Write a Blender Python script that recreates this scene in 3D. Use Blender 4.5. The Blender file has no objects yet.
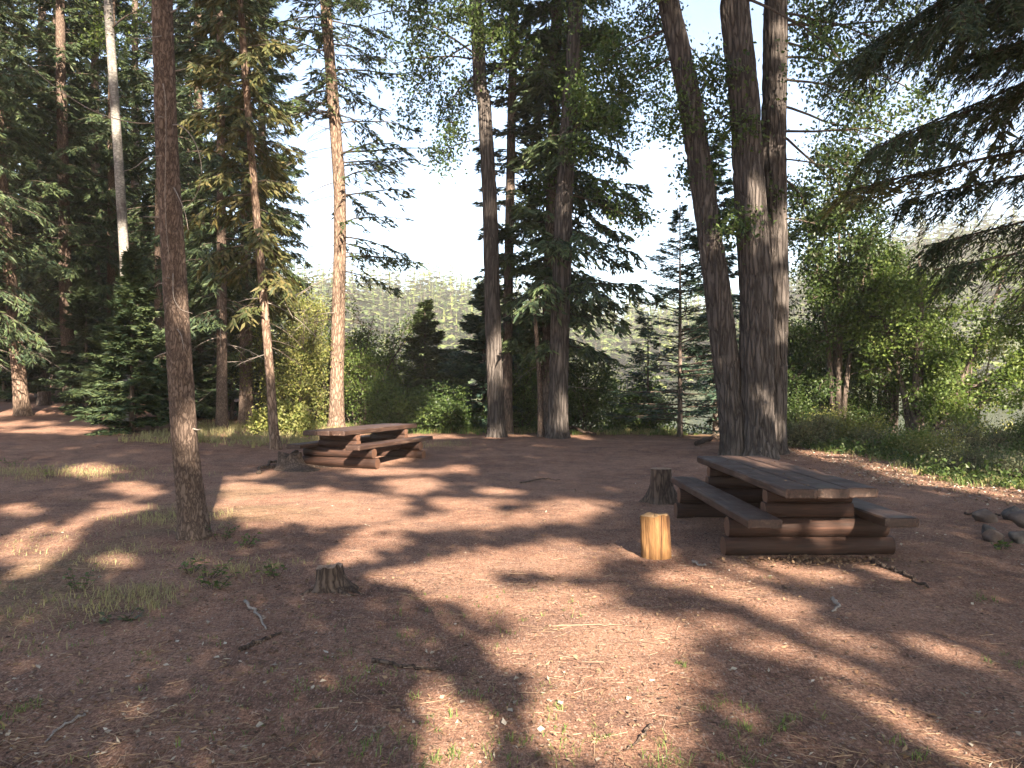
import bpy, math, random
import numpy as np
R = math.radians
C = bpy.context.scene
COL = C.collection
F_PX = 800.0; CAMZ = 1.6
SUN_EL = 30.0
SUNV = np.array([math.sin(R(15.5))*math.cos(R(SUN_EL)), -math.cos(R(15.5))*math.cos(R(SUN_EL)), math.sin(R(SUN_EL))])  # towards the sun

# ------------------------------------------------------------------ numeric helpers
def ss(a, b, x):
    t = np.clip((np.asarray(x, float)-a)/(b-a), 0, 1)
    return t*t*(3-2*t)

def _hash(ix, iy, iz, seed):
    h = (ix.astype(np.int64)*374761393 + iy.astype(np.int64)*668265263 + iz.astype(np.int64)*2147483647 + seed*974711) & 0xffffffff
    h = ((h ^ (h >> 13))*1274126177) & 0xffffffff
    h = ((h ^ (h >> 16))*2246822519) & 0xffffffff
    return ((h ^ (h >> 15)) & 0xffffff)/float(0xffffff)

def vn(x, y, z=0.0, seed=0):
    """value noise 0..1"""
    x, y, z = np.broadcast_arrays(np.asarray(x, float), np.asarray(y, float), np.asarray(z, float))
    ix, iy, iz = np.floor(x), np.floor(y), np.floor(z)
    fx, fy, fz = x-ix, y-iy, z-iz
    fx, fy, fz = fx*fx*(3-2*fx), fy*fy*(3-2*fy), fz*fz*(3-2*fz)
    ix, iy, iz = ix.astype(int), iy.astype(int), iz.astype(int)
    r = 0
    for a in (0, 1):
        for b in (0, 1):
            for c in (0, 1):
                w = (fx if a else 1-fx)*(fy if b else 1-fy)*(fz if c else 1-fz)
                r = r + w*_hash(ix+a, iy+b, iz+c, seed)
    return r

def fbm(x, y, z=0.0, seed=0, o=3):
    r = 0; amp = .5; f = 1
    for k in range(o):
        r = r + amp*vn(np.asarray(x)*f, np.asarray(y)*f, np.asarray(z)*f, seed+k*7); amp *= .5; f *= 2.03
    return r/(1-.5**o)

def nrm(v):
    return v/np.maximum(np.linalg.norm(v, axis=-1, keepdims=True), 1e-9)

# ------------------------------------------------------------------ terrain
EX = [-80, -12, -7, 4, 14, 40]; EY = [75, 55, 25.5, 24, 21.5, 17]
LAKE_Z = -2.4
def bank_x(y): return 6.95+(15-np.asarray(y))*.10+.35*np.sin(np.asarray(y)*1.3)
def base_h(x, y):
    x = np.asarray(x, float); y = np.asarray(y, float)
    z = .15*ss(13, 20, y)
    z = z + .85*ss(-4, -18, x)*ss(15, 32, y) + .12*ss(-3, -8, x)*ss(6, 14, y)
    e = np.interp(x, EX, EY)
    z = z - 3.6*ss(0, 7, y-e)
    z = z - 6*ss(20, 60, y-e)*0.3
    return z
def ground_h(x, y):
    z = base_h(x, y)
    z = z + .05*(fbm(np.asarray(x)*.6, np.asarray(y)*.6, 0, 3)-.5)
    return z
def px(u, d):  return (u-512)*d/F_PX
def pz(v, d):  return CAMZ+(384-v)*d/F_PX
def gnd(u, v):
    """pixel on the flat clearing -> ground point"""
    d = CAMZ*F_PX/(v-384.0)
    return px(u, d), d

# ------------------------------------------------------------------ mesh helpers
def mesh_obj(name, geos, mats, parent=None, smooth=False, loc=None):
    """geos: list of (V (n,3), F (m,4), material index)"""
    vs, fs, mi, off = [], [], [], 0
    for g in geos:
        V, F, k = g
        if len(F) == 0: continue
        vs.append(np.asarray(V, np.float32)); fs.append(np.asarray(F, np.int64)+off); mi.append(np.full(len(F), k, np.int32)); off += len(V)
    V = np.concatenate(vs); F = np.concatenate(fs).astype(np.int32); M = np.concatenate(mi)
    me = bpy.data.meshes.new(name)
    me.vertices.add(len(V)); me.vertices.foreach_set('co', V.ravel())
    me.loops.add(len(F)*4); me.loops.foreach_set('vertex_index', F.ravel())
    me.polygons.add(len(F)); me.polygons.foreach_set('loop_start', np.arange(0, len(F)*4, 4, dtype=np.int32))
    me.polygons.foreach_set('material_index', M)
    if smooth is True: sm = np.ones(len(F), bool)
    elif smooth is False: sm = np.zeros(len(F), bool)
    else: sm = np.isin(M, smooth)
    me.polygons.foreach_set('use_smooth', sm)
    for m in mats: me.materials.append(m)
    me.update(calc_edges=True); me.validate()
    o = bpy.data.objects.new(name, me); COL.objects.link(o)
    if parent is not None: o.parent = parent
    if loc is not None: o.location = loc
    return o

def tag(o, label=None, cat=None, group=None, kind=None):
    if label: o['label'] = label
    if cat: o['category'] = cat
    if group: o['group'] = group
    if kind: o['kind'] = kind
    return o

def thing(name, label, cat, loc, rotz=0, group=None):
    o = bpy.data.objects.new(name, None); COL.objects.link(o)
    o.location = loc; o.rotation_euler = (0, 0, rotz); o.empty_display_size = .2
    return tag(o, label, cat, group)

def dup(root, loc, rotz, label, group=None, scale=1.0):
    r = root.copy(); COL.objects.link(r); r.location = loc; r.rotation_euler = (0, 0, rotz); r.scale = (scale,)*3
    r['label'] = label
    if group: r['group'] = group
    for ch in list(root.children):
        c = ch.copy(); COL.objects.link(c); c.parent = r
        for g in list(ch.children):
            d = g.copy(); COL.objects.link(d); d.parent = c
    return r

def tube(P, rad, n=8, cap=True, disp=None):
    """P (k,3), rad (k,) -> quads"""
    P = np.asarray(P, float); rad = np.asarray(rad, float); k = len(P)
    T = nrm(np.gradient(P, axis=0))
    ref = np.array([0, 0, 1.0]) if abs(T[:, 2]).mean() < .8 else np.array([1.0, 0, 0])
    A = nrm(np.cross(T, ref)); B = np.cross(A, T)
    th = np.arange(n)*2*math.pi/n
    dirs = A[:, None]*np.cos(th)[None, :, None] + B[:, None]*np.sin(th)[None, :, None]
    rr = np.repeat(rad[:, None], n, 1)
    if disp is not None:
        rr = rr + disp(P[:, None]+dirs*rr[..., None], th[None, :].repeat(k, 0))
    V = (P[:, None] + dirs*rr[..., None]).reshape(-1, 3)
    i = np.arange(k-1)[:, None]*n; j = np.arange(n)[None]; j2 = (j+1) % n
    F = np.stack([i+j, i+j2, i+n+j2, i+n+j], -1).reshape(-1, 4)
    if cap:
        b = len(V); V = np.vstack([V, P[0], P[-1]]); e = (k-1)*n
        jj = np.arange(0, n, 2); j1 = (jj+1) % n; j2_ = (jj+2) % n
        F = np.vstack([F, np.stack([np.full(len(jj), b), j2_, j1, jj], -1), np.stack([np.full(len(jj), b+1), e+jj, e+j1, e+j2_], -1)])
    return V, F

def tubes(starts, ends, r0, r1, n=3, mid=None):
    """many straight (or bent at mid) thin tubes at once"""
    S = np.asarray(starts, float); E = np.asarray(ends, float); m = len(S)
    rings = [S, E] if mid is None else [S, np.asarray(mid, float), E]
    D = nrm(E-S); ref = np.where(np.abs(D[:, 2:3]) < .8, np.array([[0, 0, 1.0]]), np.array([[1.0, 0, 0]]))
    A = nrm(np.cross(D, ref)); B = np.cross(A, D)
    th = np.arange(n)*2*math.pi/n
    dirs = A[:, None]*np.cos(th)[None, :, None]+B[:, None]*np.sin(th)[None, :, None]
    k = len(rings); rads = np.linspace(0, 1, k)
    r0 = np.broadcast_to(np.asarray(r0, float), (m,)); r1 = np.broadcast_to(np.asarray(r1, float), (m,))
    V = np.stack([c[:, None]+dirs*((1-t)*r0+t*r1)[:, None, None] for c, t in zip(rings, rads)], 1).reshape(-1, 3)
    base = (np.arange(m)*k*n)[:, None, None]; i = (np.arange(k-1)*n)[None, :, None]; j = np.arange(n)[None, None]; j2 = (j+1) % n
    F = np.stack([base+i+j, base+i+j2, base+i+n+j2, base+i+n+j], -1).reshape(-1, 4)
    return V, F

def kites(P, D, W, L, wd, bend=None, w_at=.42):
    P = np.asarray(P); D = nrm(D); W = nrm(W - D*np.sum(W*D, -1, keepdims=True))
    L = np.broadcast_to(np.asarray(L, float), (len(P),))[:, None]; wd = np.broadcast_to(np.asarray(wd, float), (len(P),))[:, None]
    N = np.cross(D, W)
    b = 0 if bend is None else np.broadcast_to(np.asarray(bend, float), (len(P),))[:, None]*L
    mid = P+D*L*w_at + N*b
    V = np.stack([P, mid+W*wd/2, P+D*L, mid-W*wd/2], 1).reshape(-1, 3)
    F = np.arange(len(P)*4).reshape(-1, 4)
    return V, F

def merge(gs, k):
    vs, fs, off = [], [], 0
    for V, F in gs:
        if len(F) == 0: continue
        vs.append(V); fs.append(F+off); off += len(V)
    if not vs: return (np.zeros((0, 3)), np.zeros((0, 4), int), k)
    return np.concatenate(vs), np.concatenate(fs), k

def rv(g, n):
    return nrm(g.normal(size=(n, 3)))

# ------------------------------------------------------------------ materials
def mat(name, rough=.85, spec=.2):
    m = bpy.data.materials.new(name); m.use_nodes = True
    nt = m.node_tree; b = nt.nodes['Principled BSDF']
    b.inputs['Roughness'].default_value = rough; b.inputs['Specular IOR Level'].default_value = spec
    return m, nt, b
def N(nt, t, **kw):
    n = nt.nodes.new(t)
    for k, v in kw.items(): setattr(n, k, v)
    return n
def noise(nt, vec, scale, detail=4, rough=.6, dist=0):
    n = N(nt, 'ShaderNodeTexNoise'); n.inputs['Scale'].default_value = scale; n.inputs['Detail'].default_value = detail
    n.inputs['Roughness'].default_value = rough; n.inputs['Distortion'].default_value = dist
    nt.links.new(vec, n.inputs['Vector']); return n
def ramp(nt, fac, stops, interp='LINEAR'):
    r = N(nt, 'ShaderNodeValToRGB'); cr = r.color_ramp; cr.interpolation = interp
    while len(cr.elements) < len(stops): cr.elements.new(.5)
    for e, (p, c) in zip(cr.elements, stops):
        e.position = p; e.color = (*c, 1) if len(c) == 3 else c
    nt.links.new(fac, r.inputs['Fac']); return r
def mix(nt, fac, a, b, mode='MIX'):
    n = N(nt, 'ShaderNodeMix', data_type='RGBA', blend_type=mode)
    for s, v in ((n.inputs[0], fac), (n.inputs[6], a), (n.inputs[7], b)):
        if isinstance(v, (int, float)): s.default_value = v
        elif isinstance(v, tuple): s.default_value = (*v, 1)
        else: nt.links.new(v, s)
    return n.outputs[2]
def math_(nt, op, a, b=0.0):
    n = N(nt, 'ShaderNodeMath', operation=op)
    for s, v in zip(n.inputs, (a, b)):
        if isinstance(v, (int, float)): s.default_value = v
        else: nt.links.new(v, s)
    return n.outputs[0]
def mapping(nt, vec, scale=(1, 1, 1), loc=(0, 0, 0)):
    n = N(nt, 'ShaderNodeMapping'); n.inputs['Scale'].default_value = scale; n.inputs['Location'].default_value = loc
    nt.links.new(vec, n.inputs['Vector']); return n.outputs[0]
def bump(nt, b, h, strength=.5, dist=.02):
    n = N(nt, 'ShaderNodeBump'); n.inputs['Strength'].default_value = strength; n.inputs['Distance'].default_value = dist
    nt.links.new(h, n.inputs['Height']); nt.links.new(n.outputs[0], b.inputs['Normal'])
def coord(nt):
    return N(nt, 'ShaderNodeTexCoord').outputs['Object']

def bark(name, dark, light, fs=18, stretch=.16, bstr=.9, bdist=.02, blotch=None):
    m, nt, b = mat(name, .92, .1); co = coord(nt)
    v = mapping(nt, co, (1, 1, stretch))
    nz = noise(nt, v, fs*.6, 3, .6, .4)
    wv = N(nt, 'ShaderNodeTexVoronoi', feature='DISTANCE_TO_EDGE'); wv.inputs['Scale'].default_value = fs
    vv = mix(nt, .12, v, nz.outputs['Color']); nt.links.new(vv, wv.inputs['Vector'])
    fine = noise(nt, v, fs*5, 4, .7)
    h = math_(nt, 'ADD', math_(nt, 'MULTIPLY', math_(nt, 'MINIMUM', wv.outputs['Distance'], .25), 3.0), math_(nt, 'MULTIPLY', fine.outputs['Fac'], .5))
    r = ramp(nt, h, [(.15, dark), (.6, tuple((a+c)/2 for a, c in zip(dark, light))), (1, light)])
    big = noise(nt, co, 1.7, 3, .6)
    c = mix(nt, .55, r.outputs[0], ramp(nt, big.outputs['Fac'], [(.3, (.6, .6, .6)), (.7, (1.15, 1.1, 1.05))]).outputs[0], 'MULTIPLY')
    if blotch:
        bl = noise(nt, mapping(nt, co, (1, 1, .5)), 2.6, 4, .7)
        c = mix(nt, ramp(nt, bl.outputs['Fac'], [(.52, (0, 0, 0)), (.66, (1, 1, 1))]).outputs[0], c, blotch)
    nt.links.new(c, b.inputs['Base Color']); bump(nt, b, h, bstr, bdist)
    return m

def leafm(name, cols, trans=.35, rough=.6):
    m, nt, b = mat(name, rough, .25)
    g = N(nt, 'ShaderNodeNewGeometry'); oi = N(nt, 'ShaderNodeObjectInfo')
    n = len(cols); r = ramp(nt, g.outputs['Random Per Island'], [(i/max(1, n-1), c) for i, c in enumerate(cols)])
    hv = N(nt, 'ShaderNodeHueSaturation'); nt.links.new(r.outputs[0], hv.inputs['Color'])
    nt.links.new(math_(nt, 'ADD', math_(nt, 'MULTIPLY', oi.outputs['Random'], .5), .75), hv.inputs['Value'])
    big = noise(nt, coord(nt), .9, 2, .5)
    c = mix(nt, .6, hv.outputs[0], ramp(nt, big.outputs['Fac'], [(.35, (.65, .7, .7)), (.65, (1.2, 1.15, .95))]).outputs[0], 'MULTIPLY')
    nt.links.new(c, b.inputs['Base Color'])
    if trans > 0:
        t = N(nt, 'ShaderNodeBsdfTranslucent'); nt.links.new(mix(nt, .5, c, (1.25, 1.3, .5), 'MULTIPLY'), t.inputs['Color'])
        mx = N(nt, 'ShaderNodeMixShader'); mx.inputs[0].default_value = trans
        nt.links.new(b.outputs[0], mx.inputs[1]); nt.links.new(t.outputs[0], mx.inputs[2])
        nt.links.new(mx.outputs[0], nt.nodes['Material Output'].inputs['Surface'])
    return m

def timber(name, dark, light, axis=1, scale=6, rough=.55, spec=.35, bd=.006, wear=None, ws=(.55, .75)):
    m, nt, b = mat(name, rough, spec); co = coord(nt)
    sc = [9, 9, 9]; sc[axis] = .55
    v = mapping(nt, co, tuple(sc))
    n1 = noise(nt, v, scale, 5, .65, .6); n2 = noise(nt, co, 2.2, 3, .6)
    r = ramp(nt, n1.outputs['Fac'], [(.28, dark), (.72, light)])
    c = mix(nt, .6, r.outputs[0], ramp(nt, n2.outputs['Fac'], [(.3, (.6, .58, .58)), (.7, (1.25, 1.2, 1.15))]).outputs[0], 'MULTIPLY')
    if wear:
        wn = noise(nt, mapping(nt, co, tuple(s*.25 for s in sc)), scale, 5, .7)
        c = mix(nt, ramp(nt, wn.outputs['Fac'], [(ws[0], (0, 0, 0)), (ws[1], (1, 1, 1))]).outputs[0], c, wear)
    nt.links.new(c, b.inputs['Base Color'])
    rr = ramp(nt, n2.outputs['Fac'], [(.3, (rough-.12,)*3), (.7, (rough+.2,)*3)]); nt.links.new(rr.outputs[0], b.inputs['Roughness'])
    bump(nt, b, n1.outputs['Fac'], .6, bd)
    return m

M = {}
M['spruce_bark'] = bark('reddish spruce bark', (.048, .034, .028), (.17, .128, .102), 26, .35, .8, .014)
M['pine_bark'] = bark('orange pine bark', (.058, .038, .028), (.215, .158, .120), 16, .3, .9, .02)
M['cotton_bark'] = bark('furrowed grey cottonwood bark', (.030, .026, .024), (.108, .095, .087), 12, .12, 1, .035)
M['grey_bark'] = bark('dark grey bark', (.04, .033, .03), (.15, .12, .10), 18, .2, .8, .015)
M['aspen_bark'] = bark('pale aspen bark', (.12, .115, .105), (.25, .24, .22), 9, 1.8, .3, .006, (.07, .06, .055))
M['bare_wood'] = bark('bleached dead wood', (.13, .11, .095), (.31, .28, .25), 60, .3, .3, .003)
M['twig_litter'] = leafm('fallen needles', [(.07, .045, .033), (.16, .10, .07), (.30, .22, .16), (.11, .07, .05)], 0, .85)
M['twig'] = bark('dark twig bark', (.03, .024, .02), (.10, .08, .065), 40, .3, .3, .003)
M['needle_dark'] = leafm('dark spruce needles', [(.022, .040, .024), (.045, .070, .034), (.075, .098, .04), (.045, .072, .044)], .15, .55)
M['needle_green'] = leafm('mid green needles', [(.03, .05, .022), (.055, .085, .032), (.09, .11, .04)], .2, .55)
M['needle_gold'] = leafm('yellow green needles', [(.045, .062, .025), (.09, .10, .035), (.15, .125, .05), (.055, .075, .03)], .25, .6)  # paler and yellower than the other needles
M['needle_blue'] = leafm('blue green fir needles', [(.025, .052, .040), (.04, .075, .052), (.06, .10, .062)], .15, .55)
M['needle_shaded'] = leafm('shade darkened fir needles', [(.018, .032, .018), (.032, .05, .024), (.05, .066, .03)], .2, .55)  # colour darkened to stand for the shade on the overhanging boughs
M['leaf_dark'] = leafm('dark glossy leaves', [(.03, .055, .018), (.055, .09, .026), (.085, .12, .036)], .4, .42)
M['leaf_green'] = leafm('green shrub leaves', [(.05, .085, .02), (.09, .135, .032), (.14, .18, .05)], .45, .45)
M['leaf_yellow'] = leafm('yellow green leaves', [(.09, .12, .03), (.16, .18, .05), (.24, .23, .08), (.12, .14, .05)], .4, .5)
M['leaf_grey'] = leafm('dull grey green leaves', [(.06, .075, .045), (.10, .11, .06), (.14, .13, .075)], .3, .6)
M['grass'] = leafm('green grass', [(.06, .11, .025), (.11, .17, .045), (.20, .22, .08)], .35, .6)
M['dry_grass'] = leafm('dry straw grass', [(.22, .20, .10), (.34, .29, .16), (.16, .17, .07)], .3, .7)
M['litter'] = leafm('fallen dead leaves', [(.09, .05, .035), (.16, .095, .06), (.28, .19, .12), (.07, .045, .035), (.20, .13, .09)], .1, .8)
M['pale_litter'] = leafm('bleached fallen leaves', [(.26, .22, .18), (.38, .34, .29), (.20, .15, .11), (.48, .44, .39)], .1, .75)
M['far_needle'] = leafm('far forest needles', [(.05, .065, .025), (.09, .105, .04), (.15, .15, .055)], .15, .8)
def far_material():
    m, nt, b = mat('far forest needles', .85, .05); co = coord(nt)
    n1 = noise(nt, mapping(nt, co, (1, 1, .12)), .22, 3, .7); n2 = noise(nt, co, .9, 2, .6)
    c = ramp(nt, n1.outputs['Fac'], [(.3, (.03, .055, .02)), (.48, (.065, .095, .03)), (.62, (.125, .15, .045)), (.75, (.18, .185, .06))]).outputs[0]
    c = mix(nt, .5, c, ramp(nt, n2.outputs['Fac'], [(.35, (.6, .6, .6)), (.65, (1.3, 1.3, 1.3))]).outputs[0], 'MULTIPLY')
    nt.links.new(c, b.inputs['Base Color']); return m
M['far_needle'] = far_material()
M['shade_leaf'] = leafm('canopy needles', [(.02, .04, .02), (.04, .06, .025)], .1, .6)
M['stain'] = timber('brown stained log', (.013, .0075, .006), (.056, .028, .019), 0, 5, .65, .25, .012, (.008, .006, .005), (.56, .66))
M['stain_end'] = timber('brown stained log end', (.07, .036, .024), (.15, .08, .05), 2, 6, .7, .25)
M['stain_board'] = timber('brown stained plank', (.017, .010, .008), (.066, .036, .025), 1, 5, .58, .35, .006, (.17, .115, .085))
M['cut_wood'] = timber('freshly cut wood', (.085, .042, .018), (.27, .155, .068), 2, 3.4, .85, .1, .04, (.045, .022, .012), (.50, .62))
M['cut_top'] = timber('sawn wood end', (.2, .12, .06), (.34, .23, .12), 2, 5, .8, .2)
M['old_top'] = timber('weathered sawn wood', (.13, .09, .065), (.33, .25, .19), 2, 5, .85, .1)
M['stump_bark'] = bark('weathered stump wood', (.038, .028, .024), (.125, .095, .076), 20, .2, .9, .02)

def ground_material():
    m, nt, b = mat('forest floor', .95, .08)
    g = N(nt, 'ShaderNodeNewGeometry'); P = g.outputs['Position']
    big = noise(nt, P, .55, 4, .6); mid = noise(nt, P, 3.5, 5, .65); fine = noise(nt, P, 38, 5, .75); sp = noise(nt, mapping(nt, P, (1, .55, 1)), 120, 3, .7)
    vfine = noise(nt, P, 260, 3, .7)
    c = ramp(nt, mid.outputs['Fac'], [(.25, (.122, .067, .047)), (.5, (.198, .112, .077)), (.75, (.295, .176, .122))]).outputs[0]
    c = mix(nt, ramp(nt, big.outputs['Fac'], [(.4, (0, 0, 0)), (.62, (.8, .8, .8))]).outputs[0], c, (.26, .158, .112))
    duff = noise(nt, P, 1.5, 6, .7, .5)
    c = mix(nt, ramp(nt, duff.outputs['Fac'], [(.48, (0, 0, 0)), (.62, (.6, .6, .6))]).outputs[0], c, (.105, .068, .055))
    c = mix(nt, .9, c, ramp(nt, fine.outputs['Fac'], [(.3, (.42, .40, .40)), (.5, (.95, .95, .95)), (.72, (1.55, 1.55, 1.55))]).outputs[0], 'MULTIPLY')
    c = mix(nt, .8, c, ramp(nt, sp.outputs['Fac'], [(.3, (.45, .43, .43)), (.52, (1, 1, 1)), (.72, (1.9, 1.85, 1.8))]).outputs[0], 'MULTIPLY')
    c = mix(nt, .7, c, ramp(nt, vfine.outputs['Fac'], [(.32, (.5, .48, .48)), (.52, (1, 1, 1)), (.7, (1.8, 1.75, 1.7))]).outputs[0], 'MULTIPLY')
    # bits of bark and needles lying flat: small stretched cells in several directions, bent by noise
    wob = mix(nt, .03, P, noise(nt, P, 14, 3, .6).outputs['Color'])
    for k, (sc, rot, colr) in enumerate([((150, 34, 1), .4, (.33, .23, .165)), ((30, 150, 1), -.5, (.05, .034, .029)), ((120, 40, 1), 1.1, (.30, .23, .19)), ((130, 26, 1), 2.2, (.07, .045, .035))]):
        mp = N(nt, 'ShaderNodeMapping'); mp.inputs['Rotation'].default_value = (0, 0, rot); mp.inputs['Scale'].default_value = sc
        nt.links.new(wob, mp.inputs['Vector'])
        vo = N(nt, 'ShaderNodeTexVoronoi'); vo.inputs['Scale'].default_value = .55; vo.inputs['Randomness'].default_value = 1
        nt.links.new(mp.outputs[0], vo.inputs['Vector'])
        mk = ramp(nt, vo.outputs['Distance'], [(.18, (1, 1, 1)), (.38, (0, 0, 0))]).outputs[0]
        sel = N(nt, 'ShaderNodeSeparateColor'); nt.links.new(vo.outputs['Color'], sel.inputs[0])
        mk = math_(nt, 'MULTIPLY', mk, math_(nt, 'GREATER_THAN', sel.outputs[k % 3], .6))
        c = mix(nt, math_(nt, 'MULTIPLY', mk, .7), c, colr)
    at = N(nt, 'ShaderNodeAttribute', attribute_name='green')
    gm = noise(nt, P, 2.5, 4, .7)
    gf = math_(nt, 'MULTIPLY', at.outputs['Fac'], ramp(nt, gm.outputs['Fac'], [(.3, (.35,)*3), (.6, (1,)*3)]).outputs[0])
    c = mix(nt, gf, c, mix(nt, mid.outputs['Fac'], (.05, .065, .025), (.12, .13, .05)))
    nt.links.new(c, b.inputs['Base Color'])
    h = math_(nt, 'ADD', math_(nt, 'MULTIPLY', fine.outputs['Fac'], .7), math_(nt, 'ADD', math_(nt, 'MULTIPLY', mid.outputs['Fac'], 1.4), math_(nt, 'MULTIPLY', sp.outputs['Fac'], .35)))
    bump(nt, b, h, .8, .03)
    return m
M['ground'] = ground_material()

# ------------------------------------------------------------------ ground sheet
def axis_coords(segs):
    out = []
    for a, b_, st in segs:
        out.append(np.arange(a, b_, st))
    return np.concatenate(out+[[segs[-1][1]]])
gx = axis_coords([(-420, -80, 20), (-80, -26, 2), (-26, -8, .3), (-8, 8, .06), (8, 22, .3), (22, 80, 2), (80, 420, 20)])
gy = axis_coords([(-70, -8, 2), (-8, 1.5, .5), (1.5, 11, .055), (11, 26, .18), (26, 60, .7), (60, 420, 12)])
X, Y = np.meshgrid(gx, gy)
Z = ground_h(X, Y)
near = ss(45, 20, Y)*ss(30, 12, np.abs(X))
Z = Z + near*(.028*(fbm(X*2.6, Y*2.6, 0, 11, 3)-.5) + .014*(fbm(X*9, Y*9, 0, 21, 2)-.5))
nx, ny = len(gx), len(gy)
V = np.stack([X, Y, Z], -1).reshape(-1, 3)
i = np.arange(ny-1)[:, None]*nx; j = np.arange(nx-1)[None]
Fq = np.stack([i+j, i+j+1, i+nx+j+1, i+nx+j], -1).reshape(-1, 4)
ground = mesh_obj('ground', [(V, Fq, 0)], [M['ground']], smooth=True)
tag(ground, kind='structure')
at = ground.data.attributes.new('green', 'FLOAT', 'POINT')
gr = np.maximum(ss(.2, 1.3, X-bank_x(Y)+1.2*(fbm(X*.8, Y*.8, 0, 58)-.5))*ss(10, 11.5, Y), ss(-2.5, 1.0, Y-np.interp(X, EX, EY))*ss(-14, -6, X))
gr = np.maximum(gr, .28*ss(.5, .65, fbm(X*.5, Y*.5, 0, 77))*ss(-1.5, -3.5, X)*ss(16, 10, Y))
gr = np.maximum(gr, ss(60, 90, Y))
at.data.foreach_set('value', gr.ravel().astype(np.float32))

# lake
def lake_material():
    m, nt, b = mat('lake water', .12, .5)
    b.inputs['Base Color'].default_value = (.035, .045, .03, 1)
    g = N(nt, 'ShaderNodeNewGeometry'); n = noise(nt, mapping(nt, g.outputs['Position'], (1, .5, 1)), 1.6, 4, .6)
    bump(nt, b, n.outputs['Fac'], .12, .08)
    return m
M['lake'] = lake_material()
lx = np.linspace(-400, 400, 9); ly = np.linspace(24, 330, 9)
LX, LY = np.meshgrid(lx, ly)
i = np.arange(8)[:, None]*9; j = np.arange(8)[None]
lake = mesh_obj('lake', [(np.stack([LX, LY, np.full_like(LX, LAKE_Z)], -1).reshape(-1, 3), np.stack([i+j, i+j+1, i+10+j, i+9+j], -1).reshape(-1, 4), 0)], [M['lake']])
tag(lake, kind='structure')

# far hills beyond the lake
def hill_h(x, y):
    az = np.asarray(x)/np.maximum(np.asarray(y), 1)*800+512
    crest = np.interp(az, [-400, 0, 300, 420, 540, 600, 660, 760, 900, 1050, 1500], [60, 55, 38, 33, 27, 20, 17, 30, 58, 66, 80])
    return -5 + (crest+5)*ss(185, 400, np.asarray(y)+18*(vn(np.asarray(x)*.02, 0, 0, 5)-.5)) + 5*(fbm(np.asarray(x)*.02, np.asarray(y)*.02, 0, 9)-.5)*ss(200, 240, y)
hx = np.linspace(-620, 620, 90); hy = np.linspace(170, 520, 50)
HX, HY = np.meshgrid(hx, hy)
i = np.arange(49)[:, None]*90; j = np.arange(89)[None]
hm, hnt, hb = mat('hillside scrub', .95, .05)
hg = N(hnt, 'ShaderNodeNewGeometry'); hn = noise(hnt, hg.outputs['Position'], .06, 5, .6)
hnt.links.new(ramp(hnt, hn.outputs['Fac'], [(.35, (.03, .042, .018)), (.65, (.075, .085, .035))]).outputs[0], hb.inputs['Base Color'])
hills = mesh_obj('hills', [(np.stack([HX, HY, hill_h(HX, HY)], -1).reshape(-1, 3), np.stack([i+j, i+j+1, i+90+j+1, i+90+j], -1).reshape(-1, 4), 0)], [hm], smooth=True)
tag(hills, kind='structure')

def far_conifers(rng, pts, hts, tiers=10, per=9, ls=.19, ws=.6):
    """many small jagged conifers as kites"""
    gs = []
    n = len(pts)
    for t in range(tiers):
        f = (t+.3)/tiers
        for k in range(per):
            a = rng.uniform(0, 2*math.pi, n); keep = rng.random(n) < .85
            o = pts + np.stack([0*a, 0*a, hts*(.12+.86*f)], -1)
            L = hts*ls*(1-f)**.8*rng.uniform(.7, 1.3, n)+.35
            d = np.stack([np.cos(a), np.sin(a), rng.uniform(-.5, -.1, n)], -1)
            w = np.stack([-np.sin(a), np.cos(a), rng.uniform(-.4, .4, n)], -1)
            gs.append(kites(o[keep], d[keep], w[keep], L[keep], (L*ws)[keep]))
    top = pts+np.stack([0*hts, 0*hts, hts*.8], -1)
    for k in range(2):
        gs.append(kites(top, np.tile([0, 0, 1.0], (n, 1)), rv(rng, n), hts*.2, hts*.018))
    return merge(gs, 0)
rng = np.random.default_rng(5)
n = 6500
fx = rng.uniform(-420, 420, n); fy = 200+rng.random(n)**.8*230
pts = np.stack([fx, fy, hill_h(fx, fy)-.3], -1)
dens = fbm(fx*.03, fy*.03, 0, 31)
kp = (dens > .30) & (np.abs(fx) < fy*.95) & (pts[:, 2] > -2)
pts = pts[kp]; hts = rng.uniform(11, 29, len(pts))
V, Fq, _ = far_conifers(rng, pts, hts)
TV, TF = tubes(pts, pts+np.stack([0*hts, 0*hts, hts*.9], -1), .14, .03, 3)
o = mesh_obj('far_forest', [(V, Fq, 0), (TV, TF, 1)], [M['far_needle'], M['grey_bark']])
tag(o, 'hazy conifer forest covering the hills across the lake', 'forest', kind='stuff')

# ------------------------------------------------------------------ tree builders
def path_xy(path, z):
    path = np.asarray(path, float)
    return np.interp(z, path[:, 2], path[:, 0]), np.interp(z, path[:, 2], path[:, 1])

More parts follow.
